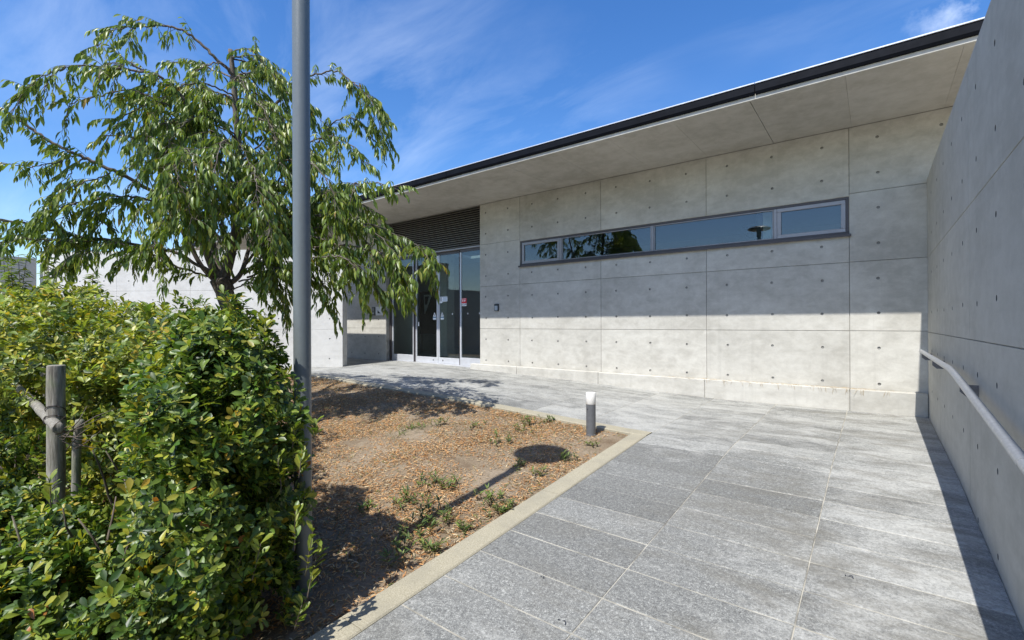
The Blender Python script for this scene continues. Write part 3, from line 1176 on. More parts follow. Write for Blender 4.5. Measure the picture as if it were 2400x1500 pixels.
for yb in (7.1, 5.85, 4.05, 2.34, 0.9):
    zb = (HZ if yb > HB else HZ - HS * (HB - yb)) - 0.019
    pr = [(HX - 0.006, zb), (RX - 0.001, zb), (RX - 0.001, zb - 0.075), (HX + 0.025, zb - 0.075), (HX - 0.006, zb - 0.045)]
    n = len(pr)
    vv = [(a, yb - 0.006, c_) for a, c_ in pr] + [(a, yb + 0.006, c_) for a, c_ in pr]
    ff = [tuple(range(n)), tuple(range(2 * n - 1, n - 1, -1))] + [(q, n + q, n + (q + 1) % n, (q + 1) % n) for q in range(n)]
    mk('bracket', vv, ff, 'bracket_steel', hr)

# ------------------------------------------------------------------ garden walls to the left
P1 = Vector((-9.58, 6.11, 0))
P2 = Vector((-15.6, 1.98, 0))
UU = (P1 - P2).normalized()
NN = Vector((UU.y, -UU.x, 0))
LEN = (P1 - P2).length
gw = empty('garden_wall', ((P1 + P2) / 2)[:], 'long pale sunlit concrete wall standing behind the tree', 'wall')
LT = 3.22
bm = bmesh.new()
cs = [P2 - NN * 0.011, P1 - NN * 0.011, P1 - NN * 0.25, P2 - NN * 0.25]
lo = [bm.verts.new((c_.x, c_.y, -0.4)) for c_ in cs]
hi = [bm.verts.new((c_.x, c_.y, LT - 0.003)) for c_ in cs]
bm.faces.new(lo[::-1])
bm.faces.new(hi)
for q in range(4):
    bm.faces.new((lo[q], lo[(q + 1) % 4], hi[(q + 1) % 4], hi[q]))
bm_obj('wall_core', bm, 'concrete_white', gw)
box('unseen_return', P1.x - 2.4, P1.x - 0.16, 6.10, 6.30, -0.3, LT - .006, 'concrete_white', gw, 0.005)  # unseen piece behind the wall, added for its level shadow beside the entrance
gm = plane_map(P2[:], UU[:], NN[:])
u = LEN
while u > 0.05:
    u0 = max(0, u - 1.8)
    for c0, c1 in zip((-0.3, 0.486, 1.386, 2.286), (0.486, 1.386, 2.286, LT)):
        panel(u0, u, c0, c1, [u - .3, u - .9, u - 1.5], HOLEZ, gm, 'concrete_white', gw, gap=0.0010, ch=0.001)
    u = u0
# shaded return wall at the far left
Q1 = P2 + Vector((0.05, -0.06, 0))
Q2 = Vector((-14.3, -4.2, 0))
U2 = (Q1 - Q2).normalized()
N2 = Vector((U2.y, -U2.x, 0))
sw = empty('garden_wall', ((Q1 + Q2) / 2)[:], 'grey concrete wall in shade at the far left, behind the hedge', 'wall')
bm = bmesh.new()
cs = [Q2 - N2 * 0.011, Q1 - N2 * 0.011, Q1 - N2 * 0.25, Q2 - N2 * 0.25]
lo = [bm.verts.new((c_.x, c_.y, -0.4)) for c_ in cs]
hi = [bm.verts.new((c_.x, c_.y, 3.06)) for c_ in cs]
bm.faces.new(lo[::-1])
bm.faces.new(hi)
for q in range(4):
    bm.faces.new((lo[q], lo[(q + 1) % 4], hi[(q + 1) % 4], hi[q]))
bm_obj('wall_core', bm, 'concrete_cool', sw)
gm2 = plane_map(Q2[:], U2[:], N2[:])
u = (Q1 - Q2).length
while u > 0.05:
    u0 = max(0, u - 1.8)
    for c0, c1 in zip((-0.3, 0.486, 1.386, 2.286), (0.486, 1.386, 2.286, 3.06)):
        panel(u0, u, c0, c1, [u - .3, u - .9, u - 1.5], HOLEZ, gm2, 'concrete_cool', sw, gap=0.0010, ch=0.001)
    u = u0

# ------------------------------------------------------------------ lamp post and bollard
PX, PY = -2.446, 1.324
pz = bed_h(PX, PY)
lamp = empty('lamp_post', (PX, PY, pz), 'tall grey painted lamp post rising in front of the tree', 'lamp post')
LEAN = 0.0035
ptop = pz + 3.90
v, f = sweep([(PX - LEAN * 0, PY, pz - 0.1), (PX - LEAN * 1.9, PY - LEAN * 1.6, pz + 1.9), (PX - LEAN * 3.0, PY - LEAN * 2.4, ptop)], [0.0445, 0.0445, 0.0445], 36)
smooth_by_angle(mk('pole', v, f, 'pole_paint', lamp))
tx, ty = PX - LEAN * 3.0, PY - LEAN * 2.4
v, f = lathe([(0.052, ptop - 0.14), (0.058, ptop - 0.13), (0.058, ptop + 0.02), (0.07, ptop + 0.04)], tx, ty, 32)
smooth_by_angle(mk('collar', v, f, 'pole_paint', lamp))
v, f = lathe([(0.07, ptop + 0.041), (0.255, ptop + 0.05), (0.278, ptop + 0.065), (0.278, ptop + 0.085), (0.22, ptop + 0.12), (0.08, ptop + 0.15), (0.01, ptop + 0.155)], tx, ty, 40)
smooth_by_angle(mk('lamp_head', v, f, 'pole_paint', lamp))

BXp, BYp = -2.456, 4.58
bz = bed_h(BXp, BYp)
bol = empty('bollard_light', (BXp, BYp, bz), 'short dark grey bollard light with white top at the bed corner', 'bollard')
v, f = lathe([(0.056, bz - 0.05), (0.056, bz + 0.012), (0.0515, bz + 0.014), (0.0515, bz + 0.335), (0.047, bz + 0.337)], BXp, BYp, 32)
smooth_by_angle(mk('post', v, f, 'bollard_paint', bol))
v, f = lathe([(0.0505, bz + 0.338), (0.0535, bz + 0.342), (0.0535, bz + 0.455), (0.050, bz + 0.463), (0.02, bz + 0.466)], BXp, BYp, 32)
smooth_by_angle(mk('diffuser', v, f, 'bollard_white', bol))

sa = math.atan2(-0.88, 0.47) - 0.75
sd = Vector((math.cos(sa), math.sin(sa), 0))
sc_ = Vector((BXp, BYp, bz + 0.285))
v, f = sweep([sc_ + sd * 0.0505, sc_ + sd * 0.0540], [0.006, 0.005], 10)
mk('screw', v, f, 'reader_black', bol)

# ------------------------------------------------------------------ leaves


class Leaves:
    """collects leaf placements of one plant, then bakes most into one mesh and keeps the largest as single objects"""

    def __init__(self, rows, widths, fold, curl):
        # template: 3 columns x rows, base at origin, length along +x, face normal +z
        s = np.linspace(0, 1, rows)
        t = []
        for i, ss in enumerate(s):
            wv = widths[i]
            z = -curl * ss * ss
            t += [(ss, -wv, z + fold * wv), (ss, 0, z), (ss, wv, z + fold * wv)]
        self.tv = np.array(t, 'f')
        q = []
        for i in range(rows - 1):
            for c_ in range(2):
                a = i * 3 + c_
                q.append((a, a + 1, a + 4, a + 3))
        self.tf = np.array(q, 'i')
        self.P, self.X, self.N, self.L, self.C = [], [], [], [], []

    def add(self, p, d, n, length, colr):
        self.P.append(p)
        self.X.append(d)
        self.N.append(n)
        self.L.append(length)
        self.C.append(colr)

    def bake(self, name, mat, parent, singles=0, kind='stuff', hide=None):
        P = np.array(self.P, 'f')
        X = np.array(self.X, 'f')
        N = np.array(self.N, 'f')
        L = np.array(self.L, 'f')
        C = np.array(self.C, 'f')
        X /= np.linalg.norm(X, axis=1, keepdims=True) + 1e-9
        Y = np.cross(N, X)
        Y /= np.linalg.norm(Y, axis=1, keepdims=True) + 1e-9
        Z = np.cross(X, Y)
        n = len(P)
        eye = np.array((0, 0, EYE), 'f')
        rest = np.ones(n, bool)
        pick = []
        if singles:
            D = P - eye
            fwd = -math.sin(YAW) * D[:, 0] + math.cos(YAW) * D[:, 1]
            rgt = math.cos(YAW) * D[:, 0] + math.sin(YAW) * D[:, 1]
            ok = (fwd > 0.5) & (np.abs(rgt / np.maximum(fwd, .1)) < 1.05) & (np.abs(D[:, 2] / np.maximum(fwd, .1)) < 0.64)
            score = np.where(ok, L / np.maximum(fwd, 0.1) * (0.4 + np.abs((Z * D).sum(1)) / np.linalg.norm(D, axis=1)), 0)
            if hide is not None:
                score *= hide(P)
            pick = np.argsort(-score)[:singles]
            rest[pick] = False
        idx = np.where(rest)[0]
        tv, tf = self.tv, self.tf
        k_ = len(tv)
        l = L[idx][:, None, None]
        co = P[idx][:, None, :] + l * (tv[None, :, 0:1] * X[idx][:, None, :] + tv[None, :, 1:2] * Y[idx][:, None, :] + tv[None, :, 2:3] * Z[idx][:, None, :])
        co = co.reshape(-1, 3)
        fa = (tf[None] + (np.arange(len(idx)) * k_)[:, None, None]).reshape(-1, 4)
        me = bpy.data.meshes.new(name)
        me.vertices.add(len(co))
        off = np.zeros(3)
        me.vertices.foreach_set('co', co.astype('f').ravel())
        me.loops.add(fa.size)
        me.loops.foreach_set('vertex_index', fa.ravel().astype('i'))
        me.polygons.add(len(fa))
        me.polygons.foreach_set('loop_start', np.arange(0, fa.size, 4, dtype='i'))
        me.polygons.foreach_set('loop_total', np.full(len(fa), 4, 'i'))
        me.polygons.foreach_set('use_smooth', np.ones(len(fa), bool))
        ca = me.color_attributes.new('Col', 'FLOAT_COLOR', 'POINT')
        cc_ = np.ones((len(idx), k_, 4), 'f')
        cc_[:, :, :3] = C[idx][:, None, :]
        ca.data.foreach_set('color', cc_.ravel())
        me.update()
        me.validate()
        o = link(name, me, mat, parent)
        if kind:
            o['kind'] = kind
        # single leaves share a handful of tinted meshes
        if singles:
            bins = {}
            for j in pick:
                key = tuple(np.round(C[j] / 0.03).astype(int))
                if key not in bins:
                    m2 = bpy.data.meshes.new('leaf')
                    m2.from_pydata([tuple(map(float, v_)) for v_ in tv], [], [tuple(map(int, q_)) for q_ in tf])
                    c2 = m2.color_attributes.new('Col', 'FLOAT_COLOR', 'POINT')
                    c2.data.foreach_set('color', np.tile(np.append(C[j], 1.0), k_).astype('f'))
                    m2.polygons.foreach_set('use_smooth', np.ones(len(tf), bool))
                    m2.materials.append(M[mat])
                    bins[key] = m2
                lo_ = bpy.data.objects.new('leaf', bins[key])
                col.objects.link(lo_)
                lo_.parent = parent
                mt = Matrix(((X[j][0] * L[j], Y[j][0] * L[j], Z[j][0] * L[j], P[j][0] - parent.location.x),
                             (X[j][1] * L[j], Y[j][1] * L[j], Z[j][1] * L[j], P[j][1] - parent.location.y),
                             (X[j][2] * L[j], Y[j][2] * L[j], Z[j][2] * L[j], P[j][2] - parent.location.z), (0, 0, 0, 1)))
                lo_.matrix_basis = mt
        return o


class Tubes:
    def __init__(self):
        self.v, self.f = [], []

    def add(self, pts, radii, sides=5):
        v_, f_ = sweep(pts, radii, sides, cap=True)
        n = len(self.v)
        self.v += v_
        self.f += [tuple(i + n for i in ff) for ff in f_]

    def build(self, name, mat, parent, smooth=True):
        return mk(name, self.v, self.f, mat, parent, smooth)


def catmull(ctrl_, n=8):
    c_ = [Vector(p) for p in ctrl_]
    c_ = [c_[0] * 2 - c_[1]] + c_ + [c_[-1] * 2 - c_[-2]]
    out = []
    for i in range(1, len(c_) - 2):
        p0, p1, p2, p3 = c_[i - 1:i + 3]
        for s in range(n):
            t = s / n
            out.append(0.5 * ((2 * p1) + (p2 - p0) * t + (2 * p0 - 5 * p1 + 4 * p2 - p3) * t * t + (3 * p1 - p0 - 3 * p2 + p3) * t ** 3))
    out.append(c_[-2])
    return out


def rvec():
    while True:
        v_ = Vector((random.uniform(-1, 1), random.uniform(-1, 1), random.uniform(-1, 1)))
        if 0.05 < v_.length < 1:
            return v_.normalized()


# ------------------------------------------------------------------ weeping cherry
TT = 6.0
tb = pt(556, 950, TT)
tree_z = bed_h(tb.x, tb.y)
tree = empty('cherry_tree', (tb.x, tb.y, tree_z), 'weeping cherry tree with drooping leafy branches behind the lamp post', 'tree')
trunk_t = Tubes()
limbs_t = Tubes()
twigs_t = Tubes()
clv = Leaves(4, [0.02, 0.145, 0.118, 0.0], 0.45, 0.24)
CH = [((0.135, 0.200, 0.032), 5), ((0.180, 0.248, 0.040), 5), ((0.088, 0.138, 0.028), 3.2), ((0.235, 0.295, 0.048), 3), ((0.32, 0.335, 0.06), 1.4), ((0.34, 0.22, 0.03), 0.08)]
HC = [((0.088, 0.152, 0.024), 5), ((0.165, 0.240, 0.034), 4.5), ((0.042, 0.082, 0.018), 5.5), ((0.26, 0.315, 0.042), 3), ((0.40, 0.385, 0.052), 1.6), ((0.48, 0.35, 0.04), 0.30), ((0.42, 0.16, 0.03), 0.05)]


def pickc(tab, bias=0.0):
    w = [b for _, b in tab]
    c_ = random.choices(tab, w)[0][0]
    f = random.uniform(0.85, 1.18)
    return (c_[0] * f, c_[1] * f, c_[2] * f)


def twig(p, d, length, gravity=1.25, step=0.034, leaf=0.104, r0=0.0035):
    """a drooping leafy shoot"""
    p = Vector(p)
    d = Vector(d).normalized()
    n = max(3, int(length / step))
    pts_, rad = [p.copy()], [r0]
    side = 1
    tone = random.random()
    for i in range(n):
        d = (d + Vector((0, 0, -gravity * step * (1.2 + 2.0 * i / n))) + rvec() * 0.07).normalized()
        p = p + d * step
        pts_.append(p.copy())
        rad.append(r0 * (1 - 0.7 * (i + 1) / n))
        if i >= 1:
            h = Vector((0, 0, 1)).cross(d)
            if h.length < 0.15:
                h = rvec()
            h.normalize()
            for _ in range(1 if random.random() < 0.6 else 2):
                ld = (d * 0.55 + h * side * random.uniform(0.25, 0.75) + Vector((0, 0, -random.uniform(0.45, 1.1))) + rvec() * 0.22).normalized()
                nn = (Vector((0, 0, 0.75)) + h * side * 0.55 + rvec() * 0.55)
                nn = nn - ld * nn.dot(ld)
                if nn.length < 0.1:
                    nn = rvec()
                clv.add(p[:], ld[:], nn.normalized()[:], leaf * random.uniform(0.55, 1.25), pickc(CH))
                side = -side
    twigs_t.add(pts_[::2] if len(pts_) > 6 else pts_, rad[::2] if len(pts_) > 6 else rad, 4)


def branch(ctrl_, r0, r1, tw=1.0, sub=0.5, s0=0.12, n=8, leafy=(0.22, 0.55)):
    pl = catmull(ctrl_, n)
    N_ = len(pl)
    # a little waviness
    for i in range(1, N_ - 1):
        pl[i] = pl[i] + rvec() * 0.012
    limbs_t.add(pl, [r0 + (r1 - r0) * (i / (N_ - 1)) ** 0.8 for i in range(N_)], 7)
    ln = sum((pl[i + 1] - pl[i]).length for i in range(N_ - 1))
    acc = 0
    for i in range(1, N_):
        sgl = (pl[i] - pl[i - 1]).length
        acc += sgl
        if acc / ln < s0:
            continue
        tg = (pl[i] - pl[i - 1]).normalized()
        hz = Vector((0, 0, 1)).cross(tg)
        if hz.length < 0.1:
            hz = rvec()
        hz.normalize()
        cnt = sgl / 0.041 * tw
        k_ = int(cnt) + (1 if random.random() < cnt - int(cnt) else 0)
        for _ in range(k_):
            d = tg * random.uniform(0.3, 0.9) + hz * random.choice((-1, 1)) * random.uniform(0.2, 1.0) + Vector((0, 0, random.uniform(-0.35, 0.35)))
            twig(pl[i - 1].lerp(pl[i], random.random()), d, random.uniform(*leafy))
        if random.random() < sgl * 2.6 * sub:
            # weeping side branch
            d = (tg * 0.7 + hz * random.choice((-1, 1)) * random.uniform(0.4, 1.0) + Vector((0, 0, random.uniform(-0.1, 0.35)))).normalized()
            L_ = random.uniform(0.30, 0.62)
            c2 = [pl[i]]
            dd = d
            for s in range(4):
                dd = (dd + Vector((0, 0, -0.34))).normalized()
                c2.append(c2[-1] + dd * L_ / 4)
            branch(c2, max(0.005, r1 * 0.9), 0.003, tw * 0.9, 0, 0.15, 4, (0.16, 0.4))
    # leafy tip
    tg = (pl[-1] - pl[-2]).normalized()
    for _ in range(2):
        twig(pl[-1], tg + rvec() * 0.3, random.uniform(0.2, 0.4))


# trunk and leaders
tr_pts = catmull([(tb.x, tb.y, tree_z - 0.05), pt(560, 850, TT), pt(548, 750, TT), pt(528, 690, TT), pt(522, 660, TT)], 6)
trunk_t.add(tr_pts, list(np.linspace(0.115, 0.10, len(tr_pts))), 14)
knot = pt(524, 668, TT)
kv = []
for i in range(7):
    trunk_t.add([knot + rvec() * 0.05 - Vector((0, 0, 0.1)), knot + rvec() * 0.07 + Vector((0, 0, .02)), knot + rvec() * 0.06 + Vector((0, 0, .12))], [0.06, 0.085, 0.04], 8)
lead = catmull([pt(524, 665, TT), pt(545, 580, TT), pt(556, 500, TT), pt(560, 392, TT), pt(549, 210, TT - .05), pt(540, 116, TT - .1)], 8)
limbs_t.add(lead, list(np.linspace(0.062, 0.026, len(lead))), 10)
leadA = catmull([pt(520, 665, TT), pt(490, 605, TT - .1), pt(463, 510, TT - .25), pt(462, 430, TT - .4), pt(480, 350, TT - .5)], 8)
limbs_t.add(leadA, list(np.linspace(0.058, 0.022, len(leadA))), 10)
leadB = catmull([pt(522, 662, TT), pt(503, 600, TT + .15), pt(490, 500, TT + .4), pt(483, 400, TT + .6), pt(470, 300, TT + .7)], 8)
limbs_t.add(leadB, list(np.linspace(0.050, 0.018, len(leadB))), 9)
leadC = catmull([pt(535, 668, TT), pt(565, 640, TT + .1), pt(585, 580, TT + .3), pt(610, 530, TT + .4), pt(640, 460, TT + .5)], 8)
limbs_t.add(leadC, list(np.linspace(0.036, 0.016, len(leadC))), 8)
# pale side stem left of the leaders
limbs_t.add(catmull([pt(505, 660, TT), pt(470, 620, TT - .1), pt(435, 555, TT - .2), pt(400, 500, TT - .3), pt(385, 478, TT - .3)], 6), list(np.linspace(0.03, 0.018, 25)), 8)


def B(lst, r0=0.02, r1=0.006, **kw):
    branch([pt(*q) for q in lst], r0, r1, **kw)


S_ = (0.12, 0.30)
B([(546, 175, 5.92), (500, 130, 5.8), (450, 85, 5.7), (415, 66, 5.65), (365, 60, 5.6), (315, 66, 5.55), (300, 80, 5.5)], 0.022, 0.006, tw=0.9, sub=0.25, s0=0.38, leafy=S_)
B([(547, 185, 5.95), (470, 152, 6.1), (410, 148, 6.2), (380, 156, 6.3)], 0.012, 0.004, tw=0.8, sub=0.1, leafy=(0.1, 0.26))
B([(545, 135, 5.9), (590, 130, 6.0), (625, 160, 6.0), (655, 195, 6.0)], 0.012, 0.004, tw=1.0, sub=0.3, leafy=S_)
B([(549, 200, 5.95), (600, 165, 6.2), (650, 170, 6.3), (690, 215, 6.4)], 0.012, 0.004, tw=0.9, sub=0.3, leafy=S_)
B([(480, 350, 5.5), (435, 240, 5.3), (380, 185, 5.15), (330, 162, 5.05), (300, 145, 5.0), (280, 155, 4.95)], 0.022, 0.006, tw=1.0, sub=0.4, leafy=S_)
B([(340, 168, 5.05), (240, 157, 4.9), (175, 154, 4.8), (130, 172, 4.75), (105, 205, 4.7)], 0.013, 0.004, tw=1.2, sub=0.15, leafy=(0.12, 0.26))
B([(400, 250, 5.2), (310, 215, 5.0), (230, 225, 4.9), (175, 240, 4.85), (160, 255, 4.85)], 0.010, 0.004, tw=0.9, sub=0.2, leafy=(0.1, 0.24))
B([(462, 500, 5.75), (400, 470, 5.5), (265, 400, 5.2), (180, 362, 5.05), (130, 338, 5.0), (60, 292, 4.9), (0, 252, 4.8), (-70, 215, 4.7)], 0.026, 0.010, tw=0.7, sub=0.5, s0=0.3, leafy=S_)
B([(180, 362, 5.05), (130, 380, 4.9), (80, 390, 4.8), (20, 385, 4.7)], 0.008, 0.004, tw=1.0, sub=0.3, leafy=S_)
B([(265, 400, 5.2), (220, 420, 5.0), (160, 440, 4.9), (130, 470, 4.9)], 0.008, 0.004, tw=1.0, sub=0.3, leafy=S_)
B([(500, 640, 5.9), (400, 590, 5.7), (240, 562, 5.4), (160, 552, 5.25), (80, 528, 5.1), (0, 514, 5.0), (-80, 515, 4.9)], 0.022, 0.008, tw=1.15, sub=0.7, s0=0.2, leafy=(0.14, 0.38))
B([(240, 562, 5.4), (150, 565, 5.0), (60, 560, 4.8), (-20, 570, 4.6)], 0.010, 0.005, tw=1.2, sub=0.6, leafy=(0.14, 0.34))
B([(500, 650, 5.9), (430, 630, 5.5), (340, 590, 5.3), (260, 570, 5.2), (210, 590, 5.1)], 0.016, 0.005, tw=0.9, sub=0.6, leafy=S_)
B([(463, 510, 5.75), (380, 480, 5.4), (300, 460, 5.2), (210, 470, 5.0), (130, 490, 4.9), (100, 510, 4.9)], 0.014, 0.005, tw=1.1, sub=0.6, leafy=S_)
B([(560, 330, 6.0), (620, 268, 6.1), (668, 222, 6.15), (692, 190, 6.2), (740, 175, 6.2), (790, 168, 6.15), (830, 195, 6.1), (860, 225, 6.05), (878, 250, 6.0)], 0.018, 0.005, tw=0.95, sub=0.45, s0=0.3, leafy=S_)
B([(585, 500, 6.3), (640, 440, 6.2), (700, 360, 6.1), (760, 320, 6.0), (820, 340, 5.9), (855, 380, 5.85)], 0.016, 0.005, tw=1.1, sub=0.6, leafy=S_)
B([(640, 460, 6.5), (700, 400, 6.5), (780, 290, 6.5), (835, 280, 6.4), (862, 315, 6.4)], 0.014, 0.005, tw=1.0, sub=0.5, leafy=S_)
B([(575, 620, 6.1), (640, 545, 6.0), (720, 480, 5.9), (800, 442, 5.8), (870, 428, 5.7), (920, 440, 5.65)], 0.018, 0.005, tw=1.1, sub=0.6, leafy=S_)
B([(575, 640, 6.1), (660, 560, 5.9), (760, 530, 5.8), (860, 525, 5.75), (935, 555, 5.7), (1004, 588, 5.7)], 0.018, 0.004, tw=1.0, sub=0.6, leafy=S_)
B([(575, 640, 6.1), (680, 590, 5.7), (800, 575, 5.5), (880, 590, 5.45), (930, 625, 5.4), (955, 670, 5.4)], 0.016, 0.004, tw=1.1, sub=0.5, leafy=S_)
B([(580, 650, 6.0), (680, 620, 5.5), (770, 600, 5.2), (820, 615, 5.1), (840, 650, 5.1)], 0.014, 0.004, tw=1.1, sub=0.5, leafy=S_)
B([(560, 660, 6.0), (650, 640, 5.8), (735, 650, 5.6), (765, 680, 5.6), (775, 715, 5.6)], 0.012, 0.004, tw=1.0, sub=0.4, leafy=S_)
B([(640, 545, 6.0), (740, 505, 5.7), (840, 520, 5.6), (905, 570, 5.5), (935, 640, 5.5)], 0.013, 0.004, tw=1.1, sub=0.5, leafy=S_)
B([(600, 600, 6.0), (700, 555, 5.6), (790, 575, 5.4), (830, 630, 5.4), (845, 690, 5.4)], 0.013, 0.004, tw=1.1, sub=0.5, leafy=S_)
B([(640, 545, 6.2), (740, 470, 6.1), (830, 470, 6.0), (890, 510, 6.0)], 0.012, 0.004, tw=1.0, sub=0.5, leafy=S_)
B([(540, 680, 6.0), (600, 660, 5.8), (650, 675, 5.7), (665, 715, 5.7)], 0.010, 0.004, tw=0.8, sub=0.3, leafy=S_)
B([(560, 420, 6.0), (640, 380, 5.6), (720, 380, 5.3), (770, 430, 5.2), (790, 500, 5.2)], 0.014, 0.004, tw=1.0, sub=0.5, leafy=S_)
B([(556, 450, 6.0), (620, 430, 6.4), (720, 430, 6.7), (800, 460, 6.8), (860, 510, 6.8)], 0.014, 0.004, tw=1.0, sub=0.5, leafy=S_)
# the dense middle of the crown
for lst in (
        [(480, 350, 5.5), (420, 290, 5.3), (360, 250, 5.2), (300, 265, 5.1), (255, 320, 5.0)],
        [(549, 225, 5.95), (480, 195, 5.5), (420, 205, 5.2), (370, 250, 5.1), (345, 320, 5.0)],
        [(555, 320, 6.0), (500, 280, 5.5), (440, 285, 5.2), (400, 330, 5.1), (380, 410, 5.0)],
        [(560, 390, 6.0), (620, 330, 5.7), (660, 335, 5.6), (685, 400, 5.5)],
        [(462, 430, 5.6), (410, 385, 5.4), (350, 390, 5.3), (300, 440, 5.2)],
        [(560, 450, 6.0), (500, 410, 5.4), (455, 440, 5.1), (435, 510, 5.0)],
        [(555, 300, 6.0), (600, 275, 5.5), (640, 305, 5.3), (655, 380, 5.2)],
        [(556, 480, 6.0), (590, 430, 5.5), (630, 450, 5.3), (650, 530, 5.2)],
        [(549, 240, 6.0), (520, 220, 5.6), (490, 250, 5.4), (480, 320, 5.3)],
        [(552, 260, 6.0), (590, 240, 5.6), (620, 260, 5.4), (640, 320, 5.3)],
        [(483, 400, 6.6), (430, 340, 6.8), (370, 330, 6.9), (330, 380, 7.0)],
        [(470, 300, 6.7), (420, 240, 6.9), (360, 230, 7.0), (320, 280, 7.1)],
        [(558, 350, 6.0), (530, 330, 5.3), (510, 360, 4.9), (500, 430, 4.8)],
        [(560, 420, 6.0), (590, 390, 5.3), (600, 420, 5.0), (605, 490, 4.9)],
        [(470, 380, 5.5), (440, 350, 5.0), (420, 380, 4.8), (410, 450, 4.7)],
        [(556, 500, 6.0), (540, 480, 5.4), (520, 510, 5.1), (510, 570, 5.0)],
        [(610, 530, 6.4), (650, 480, 6.2), (680, 490, 6.1), (700, 560, 6.0)],
        [(556, 500, 6.0), (600, 500, 5.6), (640, 540, 5.5), (650, 600, 5.5)],
        [(465, 500, 5.7), (420, 500, 5.4), (380, 530, 5.3), (360, 580, 5.2)],
        [(546, 165, 5.95), (510, 148, 5.7), (470, 160, 5.5), (440, 205, 5.4)],
        [(542, 125, 5.92), (565, 116, 5.8), (600, 124, 5.7), (622, 155, 5.65)],
        [(548, 180, 5.95), (585, 170, 6.3), (630, 185, 6.5), (660, 230, 6.6)],
        [(550, 230, 5.95), (500, 215, 6.4), (450, 230, 6.7), (420, 280, 6.8)],
        [(548, 190, 5.95), (560, 180, 5.6), (575, 210, 5.5), (580, 270, 5.4)]):
    B(lst, 0.011, 0.004, tw=1.0, sub=0.45, s0=0.25, leafy=(0.12, 0.34))
# filler branches through the crown
for i in range(22):
    src = random.choice((lead, lead, leadA, leadB))
    st = src[int(random.uniform(0.42, 0.97) * (len(src) - 1))]
    az = random.uniform(0, 2 * math.pi)
    L_ = random.uniform(0.6, 1.05)
    d = Vector((math.cos(az), math.sin(az), random.uniform(0.2, 0.6))).normalized()
    c_ = [st]
    for s in range(5):
        d = (d + Vector((0, 0, -0.26))).normalized()
        c_.append(c_[-1] + d * L_ / 5)
    branch(c_, 0.011, 0.004, tw=0.9, sub=0.2, s0=0.2, n=4, leafy=S_)
# bare dead twigs
limbs_t.add([pt(243, 318, 4.9), pt(290, 318, 5.0), pt(350, 331, 5.2)], [0.006, 0.008, 0.011], 6)
limbs_t.add([pt(275, 360, 5.0), pt(288, 318, 5.0)], [0.002, 0.003], 4)
limbs_t.add([pt(198, 529, 5.0), pt(235, 518, 5.1), pt(280, 545, 5.3)], [0.002, 0.004, 0.006], 5)
trunk_t.build('trunk', 'bark', tree)
limbs_t.build('limbs', 'bark', tree)
twigs_t.build('twigs', 'twig_bark', tree)
clv.bake('foliage', 'cherry_leaf', tree, singles=300)
print('cherry leaves', len(clv.P))

# ------------------------------------------------------------------ hedge
hz0 = bed_h(-3.2, 0.9)
hedge = empty('hedge', (-3.2, 0.9, hz0), 'glossy evergreen hedge with yellowing leaves filling the lower left', 'hedge')
hn = Leaves(5, [0.03, 0.105, 0.195, 0.225, 0.07], 0.30, 0.12)
stems = Tubes()


def rosette(L_, p, up, leaf, nleaf, tab):
    up = Vector(up).normalized()
    a = up.cross(Vector((0.3, 0.2, 0.9)))
    if a.length < 0.1:
        a = up.cross(Vector((1, 0, 0)))
    a.normalize()
    b = up.cross(a)
    ph = random.uniform(0, 6.28)
    main = pickc(tab)
    for i in range(nleaf):
        th = ph + i * 2.4
        el = random.uniform(0.15, 0.95)
        rad = a * math.cos(th) + b * math.sin(th)
        d = (rad * math.cos(el) + up * math.sin(el) + rvec() * 0.12).normalized()
        nn = (up * math.cos(el) - rad * math.sin(el) + rvec() * 0.2)
        nn = nn - d * nn.dot(d)
        pos = Vector(p) - up * random.uniform(0.0, 0.05) + rad * 0.006
        c_ = pickc(tab) if random.random() < 0.4 else tuple(x_ * random.uniform(0.85, 1.15) for x_ in main)
        L_.add(pos[:], d[:], nn.normalized()[:], leaf * random.uniform(0.5, 1.25), c_)


def blob(L_, c_, rad, count, leaf, nleaf=7, shell=(0.62, 1.04), zmin=None, tab=HC, clear=None, freq=1.7, amp=0.20):
    c_ = Vector(c_)
    made = 0
    tries = 0
    while made < count and tries < count * 6:
        tries += 1
        d = rvec()
        s = shell[1] - (shell[1] - shell[0]) * random.random() ** 1.5
        s *= 1 + amp * mnoise.noise(Vector((d.x * freq + c_.x * 3, d.y * freq + c_.y * 3, d.z * freq)) * 1.7)
        p = Vector((c_.x + d.x * rad[0] * s, c_.y + d.y * rad[1] * s, c_.z + d.z * rad[2] * s))
        if p.z < bed_h(min(-2.12, p.x), p.y) + 0.06:
            continue
        if mnoise.noise(p * 6.0) + 0.5 * mnoise.noise(p * 2.3) < 0.0:      # gaps between sprays
            continue
        if clear is not None and clear(p):
            continue
        n_ = Vector((d.x / rad[0], d.y / rad[1], d.z / rad[2])).normalized()
        rosette(L_, p, n_ * 0.9 + Vector((0, 0, 0.65)) + rvec() * 0.75, leaf, nleaf, tab)
        made += 1


def post_clear(p):
    # open hollow round the fence post and rail, where the hedge was cut back
    if p.x < -5.2 or p.z < 0.60:
        return False
    ang = math.atan2(p.y, -p.x)
    if p.x < -3.85:
        return ang < 0.19 and 0.82 < p.z < 1.12
    return ang < 0.225


